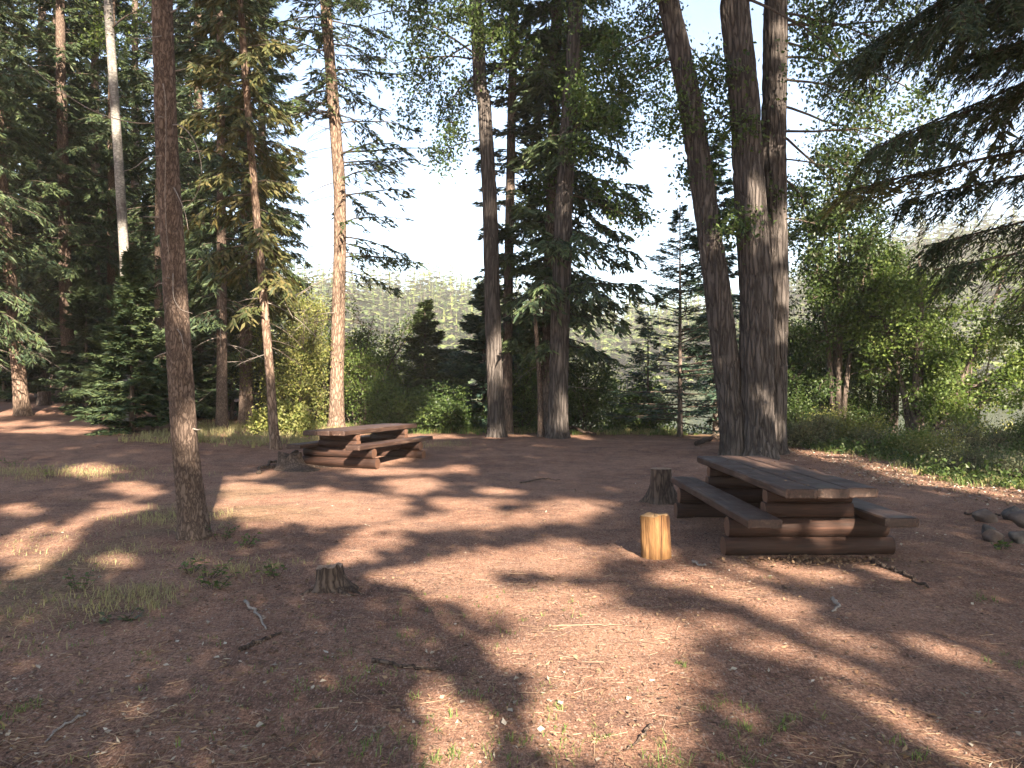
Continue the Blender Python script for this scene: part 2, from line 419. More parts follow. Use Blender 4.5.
def trunk_geo(path, r0, r1, H, sides=14, dz=.25, flare=.5, furrow=0, fscale=14, seed=0, fine_to=None, lobes=5):
    if fine_to: zs = np.concatenate([np.arange(-.25, fine_to, dz), np.linspace(fine_to, H, 14)])
    else: zs = np.concatenate([[-.25, 0, .08, .2], np.linspace(.4, H, max(8, int(H/.8)))])
    x, y = path_xy(path, zs)
    # smooth the polyline
    for _ in range(2 if not fine_to else 14):
        x[1:-1] = (x[:-2]+2*x[1:-1]+x[2:])/4; y[1:-1] = (y[:-2]+2*y[1:-1]+y[2:])/4
    top_z = path[-1][2]
    r = np.interp(zs, [0, top_z, H], [r0, r1, .02]) if H > top_z else np.interp(zs, [0, H], [r0, r1])
    def disp(P, th):
        z = P[..., 2]
        d = r[:, None]*flare*np.exp(-np.maximum(z, 0)/.28)*(.55+.6*(vn(np.cos(th)*1.6+seed, np.sin(th)*1.6, z*.3, seed)))
        d = d + r[:, None]*.10*(vn(np.cos(th)*1.3, np.sin(th)*1.3, z*.8, seed+3)-.5)
        if furrow:
            n_ = fbm(P[..., 0]*fscale, P[..., 1]*fscale, z*fscale*.16, seed+5, 2)
            d = d - furrow*np.clip(1-np.abs(2*n_-1)*4.5, 0, 1) + furrow*.5*(fbm(P[..., 0]*fscale*3, P[..., 1]*fscale*3, z*fscale*.8, seed+8, 2)-.5)
        return d
    return tube(np.stack([x, y, zs], -1), r, sides, True, disp)

def bough_geo(g, o, az, L, pitch, droop, up, n2=16, l2=.38, ns=8, sl=.2, sw=.05, wood=.02, bare=.15, sec_droop=.25, side=1.0, tert=0, fill=1.0):
    """one conifer bough -> wood geos, needle geos"""
    t = np.linspace(0, 1, 9)
    h = np.array([math.cos(az), math.sin(az), 0]); s = np.array([-math.sin(az), math.cos(az), 0])
    wob = (vn(t*3, g.random()*50, 0, 2)-.5)*.22*L
    def pt(tt):
        tt = np.asarray(tt)[:, None]
        return o + h*L*tt*(1-.08*tt) + s*np.interp(tt, t, wob-wob[0]) + np.array([0, 0, 1.0])*L*(pitch*tt-droop*tt**2*1.0+up*tt**3)
    C_ = pt(t)
    wood_g = [tube(C_, np.linspace(wood, wood*.2, 9), 4 if wood < .03 else 6, False)]
    ts = np.sort(g.uniform(bare, 1, n2)); p2 = pt(ts)
    sgn = np.where(np.arange(n2) % 2 == 0, 1, -1)
    l = L*l2*(1.05-ts*.75)*g.uniform(.6, 1.15, n2)*side
    ang = g.uniform(.55, 1.05, n2)*sgn
    tang = nrm(pt(np.minimum(ts+.02, 1.02))-p2)
    lat = nrm(np.cross(np.array([0, 0, 1.0]), tang))
    d2 = nrm(tang*np.cos(ang)[:, None]+lat*np.sin(ang)[:, None]+np.array([0, 0, -1.0])*(sec_droop*g.uniform(.3, 1.6, n2))[:, None])
    e2 = p2+d2*l[:, None]; e2[:, 2] -= sec_droop*.5*l
    m2 = p2+d2*(l*.5)[:, None]; 
    wood_g.append(tubes(p2, e2, wood*.28, wood*.1, 3, m2))
    # sprays along secondaries
    k = ns
    f = (np.arange(k)[None]+g.uniform(.2, 1, (n2, k)))/k
    a_ = np.where((f < .5)[..., None], p2[:, None]+(m2-p2)[:, None]*(f*2)[..., None], m2[:, None]+(e2-m2)[:, None]*(f*2-1)[..., None])
    dd = np.repeat(d2[:, None], k, 1)
    a_ = a_.reshape(-1, 3); dd = dd.reshape(-1, 3)
    # tip run of the bough itself
    k2 = max(4, int(n2*.8)); tt = g.uniform(max(bare, .3), 1, k2); a_ = np.vstack([a_, pt(tt)]); dd = np.vstack([dd, np.tile(tang[-1], (k2, 1))])
    if fill < 1:
        kk = g.random(len(a_)) < fill; a_, dd = a_[kk], dd[kk]
    m = len(a_)
    out = []
    for rep in range(2 + tert):
        la = nrm(np.cross(dd, np.array([0, 0, 1.0]))+1e-6)
        sg = g.choice([-1, 1], m)*g.uniform(.2, 1.1, m)
        D = nrm(dd + la*sg[:, None] + g.normal(size=(m, 3))*.18 + np.array([0, 0, -1.0])*g.uniform(-.05, sec_droop*1.2, m)[:, None])
        Wv = nrm(la + g.normal(size=(m, 3))*.55)
        out.append(kites(a_ + g.normal(size=(m, 3))*.02, D, Wv, sl*g.uniform(.6, 1.3, m), sw*g.uniform(.7, 1.3, m), w_at=.35))
    return wood_g, out

def conifer(name, label, cat, loc, H, path, r0, r1, bark_m, needle_m, z0, Lmax, nb, seed, Lmin=.3, prof=.8, pitch=.0, droop=.25, up=.1, sl=.22, sw=.055,
            n2=14, ns=7, dead=0, dead_z=(1.5, 5), sides=14, furrow=0, fine=None, group=None, rotz=0, az_fn=None, sec_droop=.3, fill=1.0, dead_L=1.3, tert=0, fscale=14, z1=None, flare=.5, dz=.25):
    g = np.random.default_rng(seed)
    root = thing(name, label, cat, loc, rotz, group)
    mesh_obj('trunk', [(*trunk_geo(path, r0, r1, H, sides, dz, flare, furrow, fscale, seed, fine), 0)], [bark_m], root, True)
    W, Nn = [], []
    for k in range(nb):
        f = (k+g.random())/nb
        z = z0+((z1 or H*.985)-z0)*f
        ff = (z-z0)/(H-z0)
        L = max(Lmin, Lmax*((1-ff)**prof)*g.uniform(.65, 1.12))
        if ff < .08: L *= .75
        az = g.uniform(0, 2*math.pi)
        if az_fn is not None:
            q = az_fn(az, z, g)
            if q is None: continue
            az, ml = q; L *= ml
        x, y = path_xy(path, np.array([z]))
        w_, n_ = bough_geo(g, np.array([x[0], y[0], z]), az, L, pitch+.45*ff+g.normal()*.08, droop*(1-ff*.5)*g.uniform(.6, 1.3), up, max(5, int(n2*(.45+.55*L/Lmax))), .40, ns, sl, sw, max(.008, .009*L+.004), .04, sec_droop, 1.0, tert, fill)
        W += w_; Nn += n_
    mesh_obj('crown', [merge(W, 0), merge(Nn, 1)], [M['twig'], needle_m], root, (0,))
    if dead:
        for k in range(dead):
            D = []
            z = g.uniform(*dead_z); az = g.uniform(0, 2*math.pi); L = dead_L*g.uniform(.4, 1.2)
            x, y = path_xy(path, np.array([z])); o = np.array([x[0], y[0], z]); t = np.linspace(0, 1, 7)[:, None]
            h = np.array([math.cos(az), math.sin(az), 0]); s = np.array([-math.sin(az), math.cos(az), 0])
            P = o+h*L*t+s*g.normal()*.18*L*t**2+np.array([0, 0, 1.0])*L*(g.uniform(-.25, .15)*t-g.uniform(.05, .55)*t**2)
            D.append(tube(P, np.linspace(.011, .003, 7), 4, False))
            m_ = g.integers(2, 6); q = g.uniform(.3, .95, m_); S_ = np.stack([np.interp(q, t[:, 0], P[:, c]) for c in range(3)], -1)
            E_ = S_+nrm(h+rv(g, m_)*.9+np.array([0, 0, -.4]))*(L*g.uniform(.15, .4, m_))[:, None]
            D.append(tubes(S_, E_, .005, .002, 3))
            mesh_obj('dead_branch', [merge(D, 0)], [M['bare_wood'] if (dead_L < 1 or k % 3 == 0) else M['twig']], root, True)
    return root

def leaves_at(g, P, n_per, spread, size, hang=.5):
    m = len(P)*n_per
    B = np.repeat(P, n_per, 0)+g.normal(size=(m, 3))*spread*np.array([1, 1, .8])
    D = nrm(rv(g, m)+np.array([0, 0, -1.0])*hang)
    return kites(B, D, rv(g, m), size*g.uniform(.6, 1.3, m), size*.72*g.uniform(.7, 1.15, m), bend=g.uniform(-.15, .15, m), w_at=.4)

def limb_geo(g, o, d, L, r, gravity=.1, sub=6, twig=5, n_per=6, spread=.16, size=.085, bare=.3, hang=.5, wig=.18):
    """a broadleaf limb with sub branches, twigs and leaves"""
    t = np.linspace(0, 1, 8); P = [np.asarray(o, float)]; dd = np.asarray(d, float)/np.linalg.norm(d)
    for k in range(7):
        dd = dd+g.normal(size=3)*wig*.6; dd[2] -= gravity*.25; dd /= np.linalg.norm(dd); P.append(P[-1]+dd*L/7)
    P = np.array(P); W = [tube(P, np.linspace(r, r*.3, 8), 6, False)]; tips = []
    for s_ in range(sub):
        q = g.uniform(bare, 1); S = np.array([np.interp(q, t, P[:, c]) for c in range(3)])
        base_d = nrm(P[min(7, int(q*7)+1)]-P[int(min(6, q*7))])
        e = nrm(base_d*.6+rv(g, 1)[0]*.9); l2 = L*g.uniform(.22, .45)*(1.15-q*.6)
        E = S+e*l2; E[2] -= gravity*l2*.5; Mi = S+e*l2*.5+rv(g, 1)[0]*l2*.06
        W.append(tubes(S[None], E[None], r*.35, r*.12, 4, Mi[None]))
        tq = g.uniform(.25, 1, twig); S2 = np.where((tq < .5)[:, None], S+(Mi-S)*(tq*2)[:, None], Mi+(E-Mi)*(tq*2-1)[:, None])
        E2 = S2+nrm(e*.5+rv(g, twig))*(l2*g.uniform(.25, .6, twig))[:, None]
        W.append(tubes(S2, E2, r*.12+.002, .002, 3))
        tips += [S2, (S2+E2)/2, E2]
    T = np.vstack(tips)
    return W, leaves_at(g, T, n_per, spread, size, hang)

def broadleaf(name, label, cat, loc, stems, leaf_m, bark_m, limbs, seed, group=None, size=.085, n_per=6, spread=.16, sub=6, twig=5, furrow=0, fine=None, sides=14, hang=.5, extra=None, fscale=12, gravity=.1, rotz=0, flare=.45, dz=.07):
    """stems: list of (path, r0, r1, H); limbs: (stem index, z, az, pitch, L, r)"""
    g = np.random.default_rng(seed)
    root = thing(name, label, cat, loc, rotz, group)
    tg = [trunk_geo(p, a, b_, H, sides, dz, flare, furrow, fscale, seed+k, fine) for k, (p, a, b_, H) in enumerate(stems)]
    mesh_obj('trunk' if stems[0][1] > .04 else 'stems', [merge(tg, 0)], [bark_m], root, True)
    W, Lv = [], []
    for (k, z, az, pitch, L, r) in limbs:
        p = stems[k][0]; x, y = path_xy(p, np.array([z]))
        w_, l_ = limb_geo(g, (x[0], y[0], z), (math.cos(az), math.sin(az), pitch), L, r, gravity, sub, twig, n_per, spread, size, .3, hang)
        W += w_; Lv.append(l_)
    mesh_obj('crown', [merge(W, 0), merge(Lv, 1)], [M['twig'], leaf_m], root, (0,))
    return root

def shrub(name, label, cat, loc, h, w, leaf_m, seed, nst=9, size=.085, n_per=11, spread=.17, group=None, sub=7, twig=5, gravity=.15):
    g = np.random.default_rng(seed)
    root = thing(name, label, cat, loc, g.uniform(0, 6.28), group)
    W, Lv = [], []
    for k in range(nst):
        az = 2*math.pi*(k+g.random())/nst; rr = g.uniform(.02, .16)*w
        lean = g.uniform(.1, 1.0)*w/h
        w_, l_ = limb_geo(g, (rr*math.cos(az), rr*math.sin(az), -.05), (math.cos(az)*lean, math.sin(az)*lean, 1), h*g.uniform(.6, 1.1), .012+.006*h, gravity, sub, twig, n_per, spread, size, .12, .2)
        W += w_; Lv.append(l_)
    mesh_obj('stems', [merge(W, 0)], [M['twig']], root, True)
    mesh_obj('foliage', [merge(Lv, 0)], [leaf_m], root)
    return root

def base(u, d):
    x = px(u, d); return (x, d, float(ground_h(x, d)))
def lean_path(u0, d, pts, z0):
    """local path from pixel (u, v) waypoints at distance d, relative to the base"""
    x0 = px(u0, d); return [(0, 0, 0)]+[(px(u, d)-x0, 0, pz(v, d)-z0) for u, v in pts]

def tree_loc(u, d, pts):
    l = base(u, d); return l, lean_path(u, d, pts, l[2])
PI = math.pi

# ================================================================== the left spruce forest
# foreground trunk
loc, p = tree_loc(195, 8.37, [(184, 440), (176, 300), (167, 150), (162, 0), (158, -250)])
fg = conifer('spruce_tree', 'bare reddish spruce trunk standing alone nearest in the clearing with thin dead twigs', 'tree', loc, 19, p, .14, .085, M['spruce_bark'], M['needle_dark'],
        8.5, 1.6, 60, 11, sides=72, fine=6.2, furrow=.011, fscale=34, n2=9, ns=6, flare=.42, dz=.05)
g = np.random.default_rng(4)
def dead_twig(parent, pts, r=.007):
    P = np.array(pts, float); t = np.linspace(0, 1, len(P)); q = np.linspace(0, 1, 16)
    Q = np.stack([np.interp(q, t, P[:, c]) for c in range(3)], -1)
    for _ in range(3): Q[1:-1] = (Q[:-2]+2*Q[1:-1]+Q[2:])/4
    return mesh_obj('dead_branch', [(*tube(Q, np.linspace(r, .0025, 16), 5), 0)], [M['bare_wood']], parent, True)
def fgp(u, v, dy=0.0): return (px(u, 8.37)-loc[0], dy, pz(v, 8.37)-loc[2])
dead_twig(fg, [fgp(177, 128, -.1), fgp(192, 132, -.25), fgp(208, 150, -.3), fgp(215, 180, -.3), fgp(208, 205, -.3), fgp(193, 217, -.28)])
dead_twig(fg, [fgp(178, 190, -.1), fgp(186, 200, -.2), fgp(195, 217, -.25), fgp(198, 235, -.25)], .006)
dead_twig(fg, [fgp(168, 88, -.12), fgp(172, 105, -.14), fgp(172, 160, -.15), fgp(171, 210, -.16), fgp(176, 262, -.17)], .005)
dead_twig(fg, [fgp(168, 158, -.1), fgp(155, 163, -.2), fgp(148, 175, -.28), fgp(140, 182, -.4)], .005)
dead_twig(fg, [fgp(178, 275, -.12), fgp(181, 300, -.2), fgp(190, 312, -.25), fgp(204, 316, -.3)], .005)
dead_twig(fg, [fgp(166, 40, -.1), fgp(150, 52, -.3), fgp(128, 50, -.5)], .006)
dead_twig(fg, [fgp(182, 330, -.12), fgp(193, 336, -.3), fgp(200, 352, -.4)], .005)
for k in range(22):
    z = g.uniform(.7, 6.0); a = g.uniform(0, 2*PI); x_, y_ = path_xy(p, np.array([z])); rr = np.interp(z, [0, 9], [.135, .1]); dr = np.array([math.cos(a), math.sin(a), g.uniform(-.3, .4)])
    o_ = np.array([x_[0], y_[0], z])+dr*rr*.8; ln = g.uniform(.05, .2)
    dead_twig(fg, [o_, o_+dr*ln*.5, o_+dr*ln+g.normal(size=3)*.02], g.uniform(.006, .013))
dead_twig(fg, [fgp(165, 120, .05), fgp(140, 128, -.1), fgp(100, 118, -.2), fgp(60, 90, -.2), fgp(40, 72, -.2)], .007)

# the leaning dead-twigged spruce by the left table
loc, p = tree_loc(276, 17.6, [(270, 370), (262, 280), (251, 150), (240, 0), (230, -200)])
def drop(az, z, g): return az, 1.0
conifer('spruce_tree', 'thin leaning spruce just behind the far table with drooping yellow green boughs', 'tree', loc, 15, p, .10, .055, M['pine_bark'], M['needle_gold'],
        3.0, 1.5, 85, 21, droop=.55, sec_droop=.6, sides=24, furrow=.006, fscale=30, n2=12, ns=6, dead=14, dead_z=(2, 5), dead_L=1.1, prof=.35)

SPR = 'tall spruces of the dark forest edge'
def forest_spruce(u, d, pts, H, r, z0, Lmax, nb, seed, label, needle='needle_dark', bk='spruce_bark', **kw):
    loc, p = tree_loc(u, d, pts)
    nb = int(nb*1.35)
    args = dict(droop=.42, sec_droop=.45, n2=15, ns=9, dead=16, dead_z=(1.2, z0+1), dead_L=1.4, sl=.21, sw=.045, prof=.5)
    args.update(kw)
    return conifer('spruce_tree', label, 'tree', loc, H, p, r, r*.6, M[bk], M[needle], z0, Lmax, nb, seed, group=SPR, **args)
forest_spruce(222, 22, [(222, 300), (220, 0)], 19, .15, 3.0, 2.2, 105, 31, 'dark narrow spruce between the foreground trunk and the leaning spruce')
forest_spruce(246, 24.5, [(246, 0)], 21, .2, 2.0, 2.0, 110, 32, 'spruce at the right end of the dark forest edge beside the sky gap', 'needle_green')
forest_spruce(114, 27.5, [(112, 300), (112, 0)], 20, .18, 3.2, 2.3, 95, 33, 'spruce whose dark trunk rises through a young fir at its foot')
forest_spruce(72, 26, [(66, 320), (60, 0)], 20, .22, 2.8, 2.6, 105, 34, 'spruce with a sunlit lower trunk third from the left frame edge')
forest_spruce(82, 27.5, [(68, 350), (62, 200), (60, 0)], 19, .17, 4.0, 2.2, 80, 35, 'slim trunk leaning against its neighbour in the dark forest edge')
forest_spruce(24, 24, [(16, 350), (4, 200), (-10, 0)], 20, .2, 2.6, 2.6, 105, 36, 'leaning spruce with a pale lit trunk at the left frame edge', bk='pine_bark')
forest_spruce(-40, 22, [(-42, 0)], 20, .22, 2.0, 2.8, 105, 37, 'spruce at the left frame edge showing only its boughs')
forest_spruce(160, 27, [(160, 0)], 21, .2, 1.4, 2.5, 115, 38, 'broad spruce standing right behind the foreground trunk')
forest_spruce(198, 29, [(198, 0)], 22, .22, 1.2, 2.6, 115, 39, 'deep forest spruce seen just right of the foreground trunk')
forest_spruce(42, 31, [(42, 0)], 22, .22, 1.5, 2.8, 115, 40, 'deep forest spruce filling the gap between the two sunlit trunks')
forest_spruce(95, 32, [(95, 0)], 22, .22, 1.2, 2.8, 110, 41, 'deep forest spruce behind the white barked aspen')
forest_spruce(-5, 33, [(-5, 0)], 22, .22, 1.5, 2.8, 110, 42, 'deep forest spruce behind the leaning pale trunk at the frame edge')
forest_spruce(262, 31, [(262, 0)], 19, .2, 1.0, 2.3, 110, 43, 'rear spruce peeping out behind the drooping yellow green spruce', 'needle_green')
forest_spruce(135, 36, [(135, 0)], 23, .22, 1.2, 2.8, 105, 44, 'rearmost spruce in the gap beside the foreground trunk')
# pale aspen
loc, p = tree_loc(130, 22, [(126, 280), (118, 150), (109, 20), (105, -60), (96, -260)])
broadleaf('aspen_tree', 'slender white barked aspen rising among the dark spruces', 'tree', loc, [(p, .14, .10, 18)], M['leaf_green'], M['aspen_bark'],
          [(0, float(z), a, .5, 1.7, .03) for z, a in zip(np.linspace(10.5, 17, 16), np.random.default_rng(8).uniform(0, 6.28, 22))], 51, n_per=4, sub=5, spread=.2, size=.09)
# understory firs of the left forest
U = 'young firs under the tall spruces'
def young(u, d, H, Lmax, nb, seed, label, needle='needle_dark', name='fir_tree', **kw):
    l = base(u, d)
    args = dict(droop=.2, up=.12, sec_droop=.15, sl=.2, sw=.052, n2=22, ns=12, prof=1.0, Lmin=.1, flare=.2, sides=8)
    args.update(kw)
    return conifer(name, label, 'tree', l, H, [(0, 0, 0), (0, 0, H)], .035+.008*H, .012, M['grey_bark'], M[needle], .15, Lmax, int(nb*1.6), seed, group=U, **args)
young(132, 20.6, 4.6, 1.6, 60, 61, 'young dark fir at the foot of the white barked aspen')
young(86, 25.5, 4.6, 1.6, 50, 62, 'young fir with dense dark boughs in front of the two sunlit trunks', z1=None)
young(186, 25, 4.4, 1.6, 55, 63, 'young fir low behind the foreground trunk')
young(232, 26, 4.0, 1.5, 50, 64, 'young fir between the dark narrow spruce and the leaning spruce')
young(4, 28, 4.5, 1.6, 50, 65, 'young fir low at the left frame edge')
young(46, 29, 4.0, 1.7, 50, 66, 'young fir deep in shade between the lit trunks')
# wood behind
n = 150
wx = rng.uniform(-62, -9, n); wy = rng.uniform(38, 78, n)
kp = (wx < -.36*wy) & (wx > -.8*wy)
wx, wy = wx[kp], wy[kp]
pts = np.stack([wx, wy, ground_h(wx, wy)], -1)
gs = [far_conifers(rng, pts, rng.uniform(16, 26, len(pts)), 34, 22, .12, .22)]
o = mesh_obj('spruce_wood', [gs[0], (*tubes(pts, pts+np.array([0, 0, 20.0]), .2, .06, 6), 1)], [M['needle_dark'], M['spruce_bark']])
tag(o, 'deep dark spruce wood closing the view behind the forest edge', 'wood', kind='stuff')

# ================================================================== the pine and the bushes behind the far table
loc, p = tree_loc(336, 24, [(338, 330), (341, 200), (333, 100), (325, 0), (318, -200)])
def pine_az(az, z, g):
    c = math.cos(az)
    if z < 9.2:
        if c < .1: return None
        return (g.normal()*.55, 1.15)
    return az, 1.0
conifer('pine_tree', 'tall sunlit orange barked pine behind the far table with bare lower branches', 'tree', loc, 21, p, .215, .135, M['pine_bark'], M['needle_green'],
        4.6, 3.0, 135, 71, droop=.28, up=.1, sec_droop=.35, sides=36, furrow=.014, fscale=20, n2=12, ns=7, dead=46, dead_z=(3.2, 10), dead_L=2.1, az_fn=pine_az, prof=.3, fill=1)
B = 'leafy bushes along the lake bank'
def bush(u, d, h, w, m, seed, label, **kw):
    return shrub('bush', label, 'bush', base(u, d), h, w, M[m], seed, group=B, **kw)
bush(296, 24.5, 3.6, 1.5, 'leaf_yellow', 81, 'sunlit yellow green bush between the leaning spruce and the pine', nst=12)
bush(316, 27, 4.6, 1.5, 'leaf_yellow', 82, 'tall pale bush directly left of the pine trunk', nst=12)
bush(362, 26.5, 4.2, 1.6, 'leaf_green', 83, 'green bush just right of the pine trunk', nst=12)
bush(388, 27.5, 3.6, 1.5, 'leaf_green', 84, 'mid green bush between the pine and the two young firs', nst=12)
bush(345, 29, 3.2, 1.6, 'leaf_grey', 85, 'dull grey green bush low behind the pine', nst=11)
bush(520, 25, 3.0, 1.5, 'leaf_dark', 86, 'dark bush low behind the slender trunk of the middle cluster', nst=10)
bush(584, 24, 1.9, 1.1, 'leaf_dark', 87, 'dark leafy bush right of the middle trunk cluster', nst=8)
bush(622, 25.5, 2.6, 1.0, 'leaf_green', 88, 'brighter green bush hanging over the lake glare', nst=6)
bush(640, 24.3, 1.5, 1.1, 'leaf_dark', 89, 'low dark bush at the foot of the lone fir', nst=10)
bush(285, 21.2, .9, .9, 'leaf_yellow', 90, 'low yellow shrub in sunshine beyond the far table', nst=10)
bush(452, 24.2, 1.1, 1.2, 'leaf_dark', 91, 'low dark shrub between the young firs and the middle trunks', nst=10)
bush(402, 24, 1.6, 1.2, 'leaf_dark', 92, 'knee high dark shrub just beyond the far table', nst=10)
young(425, 27, 5.0, 2.1, 60, 101, 'young fir with a slim pointed top right of the pine', 'needle_green')
young(484, 25.5, 4.8, 2.4, 75, 102, 'dense dark young fir left of the middle trunk cluster', 'needle_blue')
young(455, 28.5, 4.6, 2.0, 60, 103, 'young fir standing back between two darker firs', 'needle_green')
young(520, 27, 4.6, 2.0, 60, 104, 'young fir hidden behind the middle trunk cluster', 'needle_blue')

# ================================================================== the middle trunk cluster
loc, p = tree_loc(497, 22, [(493, 330), (490, 200), (484, 100), (475, 0), (462, -200)])
g = np.random.default_rng(9)
lim = [(0, float(z), float(a), float(q), float(l), .035) for z, a, q, l in zip(np.linspace(9.6, 19, 26), g.uniform(0, 6.28, 26), g.uniform(-.2, .6, 26), g.uniform(1.4, 2.6, 26))]
lim += [(0, 8.2, PI, -.1, 1.6, .02), (0, 10.4, PI*1.05, .1, 2.4, .03), (0, 10.9, PI*.9, -.2, 2.6, .03), (0, 10.0, 2.6, -.3, 2.0, .03), (0, 11.3, PI, .1, 3.4, .03)]
broadleaf('cottonwood_tree', 'leaning grey cottonwood at the left of the middle trunk cluster', 'tree', loc, [(p, .23, .155, 20)], M['leaf_dark'], M['cotton_bark'], lim, 111, furrow=.02, fine=9.5, sides=64, n_per=8, spread=.22, size=.105, gravity=.25)
loc, p = tree_loc(507, 23.2, [(508, 300), (512, 100), (514, 0), (516, -200)])
conifer('spruce_tree', 'slender dark spruce second in the middle trunk cluster', 'tree', loc, 18, p, .15, .11, M['grey_bark'], M['needle_dark'], 2.5, 1.2, 120, 112, n2=10, ns=6, prof=.3, dead=10, dead_z=(2, 6))
loc, p = tree_loc(546, 23, [(549, 300), (553, 150), (557, 0), (560, -200)])
conifer('spruce_tree', 'dark spruce with long drooping boughs inside the middle trunk cluster', 'tree', loc, 21, p, .2, .13, M['grey_bark'], M['needle_dark'], 2.3, 3.1, 230, 113, droop=.4, sec_droop=.45, n2=18, ns=8, prof=.28,
        az_fn=lambda az, z, g: (az, .55 if math.cos(az) < -.2 else 1.0), sl=.25, sw=.065, dead=8, dead_z=(1, 3))
loc, p = tree_loc(557, 21.5, [(560, 330), (564, 200), (572, 80), (576, 0), (584, -200)])
g = np.random.default_rng(10)
lim = [(0, float(z), float(a), float(q), float(l), .035) for z, a, q, l in zip(np.linspace(7.4, 19, 44), g.uniform(-1.9, 2.2, 44), g.uniform(-.2, .6, 44), g.uniform(1.3, 2.6, 44))]
lim += [(0, 6.6, 0, -.45, 2.2, .03), (0, 8.4, -.3, .5, 2.3, .03), (0, 9.5, .2, .1, 2.5, .03)]
broadleaf('cottonwood_tree', 'straight grey cottonwood with a sunlit strip at the right of the middle trunk cluster', 'tree', loc, [(p, .27, .185, 20)], M['leaf_dark'], M['cotton_bark'], lim, 114, furrow=.022, fine=9.5, sides=64, n_per=8, spread=.22, size=.105, gravity=.2)
loc, p = tree_loc(541, 22, [(540, 380), (536, 330), (531, 260)])
broadleaf('snag', 'thin pale dead stem leaning between the middle trunks', 'dead tree', loc, [(p, .085, .05, 3.6)], M['leaf_dark'], M['spruce_bark'], [(0, 3.2, 2.5, .6, .8, .02)], 115, n_per=1)

# lone fir by the water
l = base(680, 22.3)
conifer('fir_tree', 'lone slim fir with open tiers against the bright sky by the water', 'tree', l, 6.45, [(0, 0, 0), (0, 0, 6.4)], .075, .008, M['grey_bark'], M['needle_blue'], .35, 2.9, 92, 121,
        droop=.12, up=.1, sec_droop=.1, n2=12, ns=7, sl=.15, sw=.03, prof=.95, sides=10, flare=.2, Lmin=.12)
l = base(648, 24)
conifer('fir_tree', 'small thin fir just left of the lone fir by the water', 'tree', l, 3.6, [(0, 0, 0), (0, 0, 3.6)], .05, .008, M['grey_bark'], M['needle_blue'], .3, 1.0, 36, 122, droop=.1, n2=9, ns=5, sl=.16, sw=.04, sides=8, flare=.2)
l = base(716, 23)
conifer('fir_tree', 'dark fir partly hidden behind the big trunk trio', 'tree', l, 8.6, [(0, 0, 0), (0, 0, 8.6)], .1, .01, M['grey_bark'], M['needle_blue'], .4, 1.8, 100, 123, droop=.2, n2=12, ns=6, sides=8, flare=.2)

# ================================================================== the big trio behind the near table
g = np.random.default_rng(12)
def trio(u, d, pts, r0, r1, seed, label, limbs):
    loc, p = tree_loc(u, d, pts)
    lim = [(0, float(z), float(a), float(q), float(l), .035) for z, a, q, l in zip(np.linspace(9.5, 19, 20), g.uniform(0, 6.28, 20), g.uniform(-.2, .6, 20), g.uniform(1.4, 3.0, 20))]
    broadleaf('cottonwood_tree', label, 'tree', loc, [(p, r0, r1, 20)], M['leaf_dark'], M['cotton_bark'], lim+limbs, seed, furrow=.04, fine=9.8, sides=110, n_per=8, spread=.22, size=.095, gravity=.3, fscale=11, flare=.35, dz=.06)
trio(737, 16.6, [(731, 400), (716, 280), (690, 100), (668, 0), (630, -200)], .29, .185, 131, 'leaning left trunk of the big furrowed trio behind the near table',
     [(0, 9.0, PI, -.2, 1.8, .03), (0, 8.4, 2.9, -.3, 1.6, .02), (0, 8.8, .2, -.6, 1.8, .02), (0, 7.6, .0, -.5, 1.4, .02)])
trio(757, 16.5, [(756, 300), (744, 100), (734, 0), (726, -200)], .36, .26, 132, 'thickest middle trunk of the big furrowed trio behind the near table',
     [(0, 6.3, 2.9, -.1, 1.3, .02), (0, 7.2, PI, -.3, 1.6, .02), (0, 8.4, 3.4, -.4, 2.0, .02), (0, 5.2, 3.5, -.4, .9, .015)])
trio(771, 17.4, [(775, 300), (773, 150), (776, 0), (780, -200)], .30, .235, 133, 'straight right trunk of the big furrowed trio with a sunlit flank',
     [(0, 9.0, .3, -.1, 3.0, .03), (0, 8.2, -.3, -.3, 2.6, .03), (0, 7.0, .2, -.2, 2.6, .03), (0, 6.2, .5, -.4, 2.2, .03), (0, 9.6, .1, .0, 3.2, .03), (0, 5.2, .2, -.3, 2.0, .02), (0, 8.6, -.5, .1, 3.4, .03), (0, 7.6, .35, .1, 3.4, .03), (0, 7.0, -.2, -.1, 3.0, .03), (0, 9.3, -.1, .2, 3.8, .03), (0, 6.4, -.1, .0, 2.6, .02)])

# ================================================================== right side: alder, maple, brush
def multi(u, d, label, m, seed, H, spread_r, nst, limb_n, limb_L, name='alder_tree', size=.09, r0=.09, n_per=6):
    g = np.random.default_rng(seed); l = base(u, d); stems = []; limbs = []
    for k in range(nst):
        a = 2*PI*(k+g.random()*.6)/nst; h = H*g.uniform(.75, 1.0)
        e = spread_r*g.uniform(.4, 1.0)
        p = [(math.cos(a)*.05, math.sin(a)*.05, 0), (math.cos(a)*e*.3, math.sin(a)*e*.3, h*.4), (math.cos(a)*e*.62, math.sin(a)*e*.62, h*.7), (math.cos(a)*e, math.sin(a)*e, h)]
        stems.append((p, r0*g.uniform(.6, 1), r0*.2, h))
        for q in range(limb_n):
            z = h*g.uniform(.22, .98); limbs.append((k, float(z), g.uniform(0, 2*PI), g.uniform(-.2, .6), limb_L*g.uniform(.5, 1.1)*(1.2-.5*z/h), .018))
    return broadleaf(name, label, 'tree', l, stems, M[m], M['grey_bark'], limbs, seed, n_per=n_per, spread=.17, size=size, sub=5, twig=5, sides=10, flare=.3)
multi(838, 21, 'leafy alder with hanging dark foliage right of the trunk trio', 'leaf_dark', 141, 7.8, 1.1, 5, 11, 1.8)
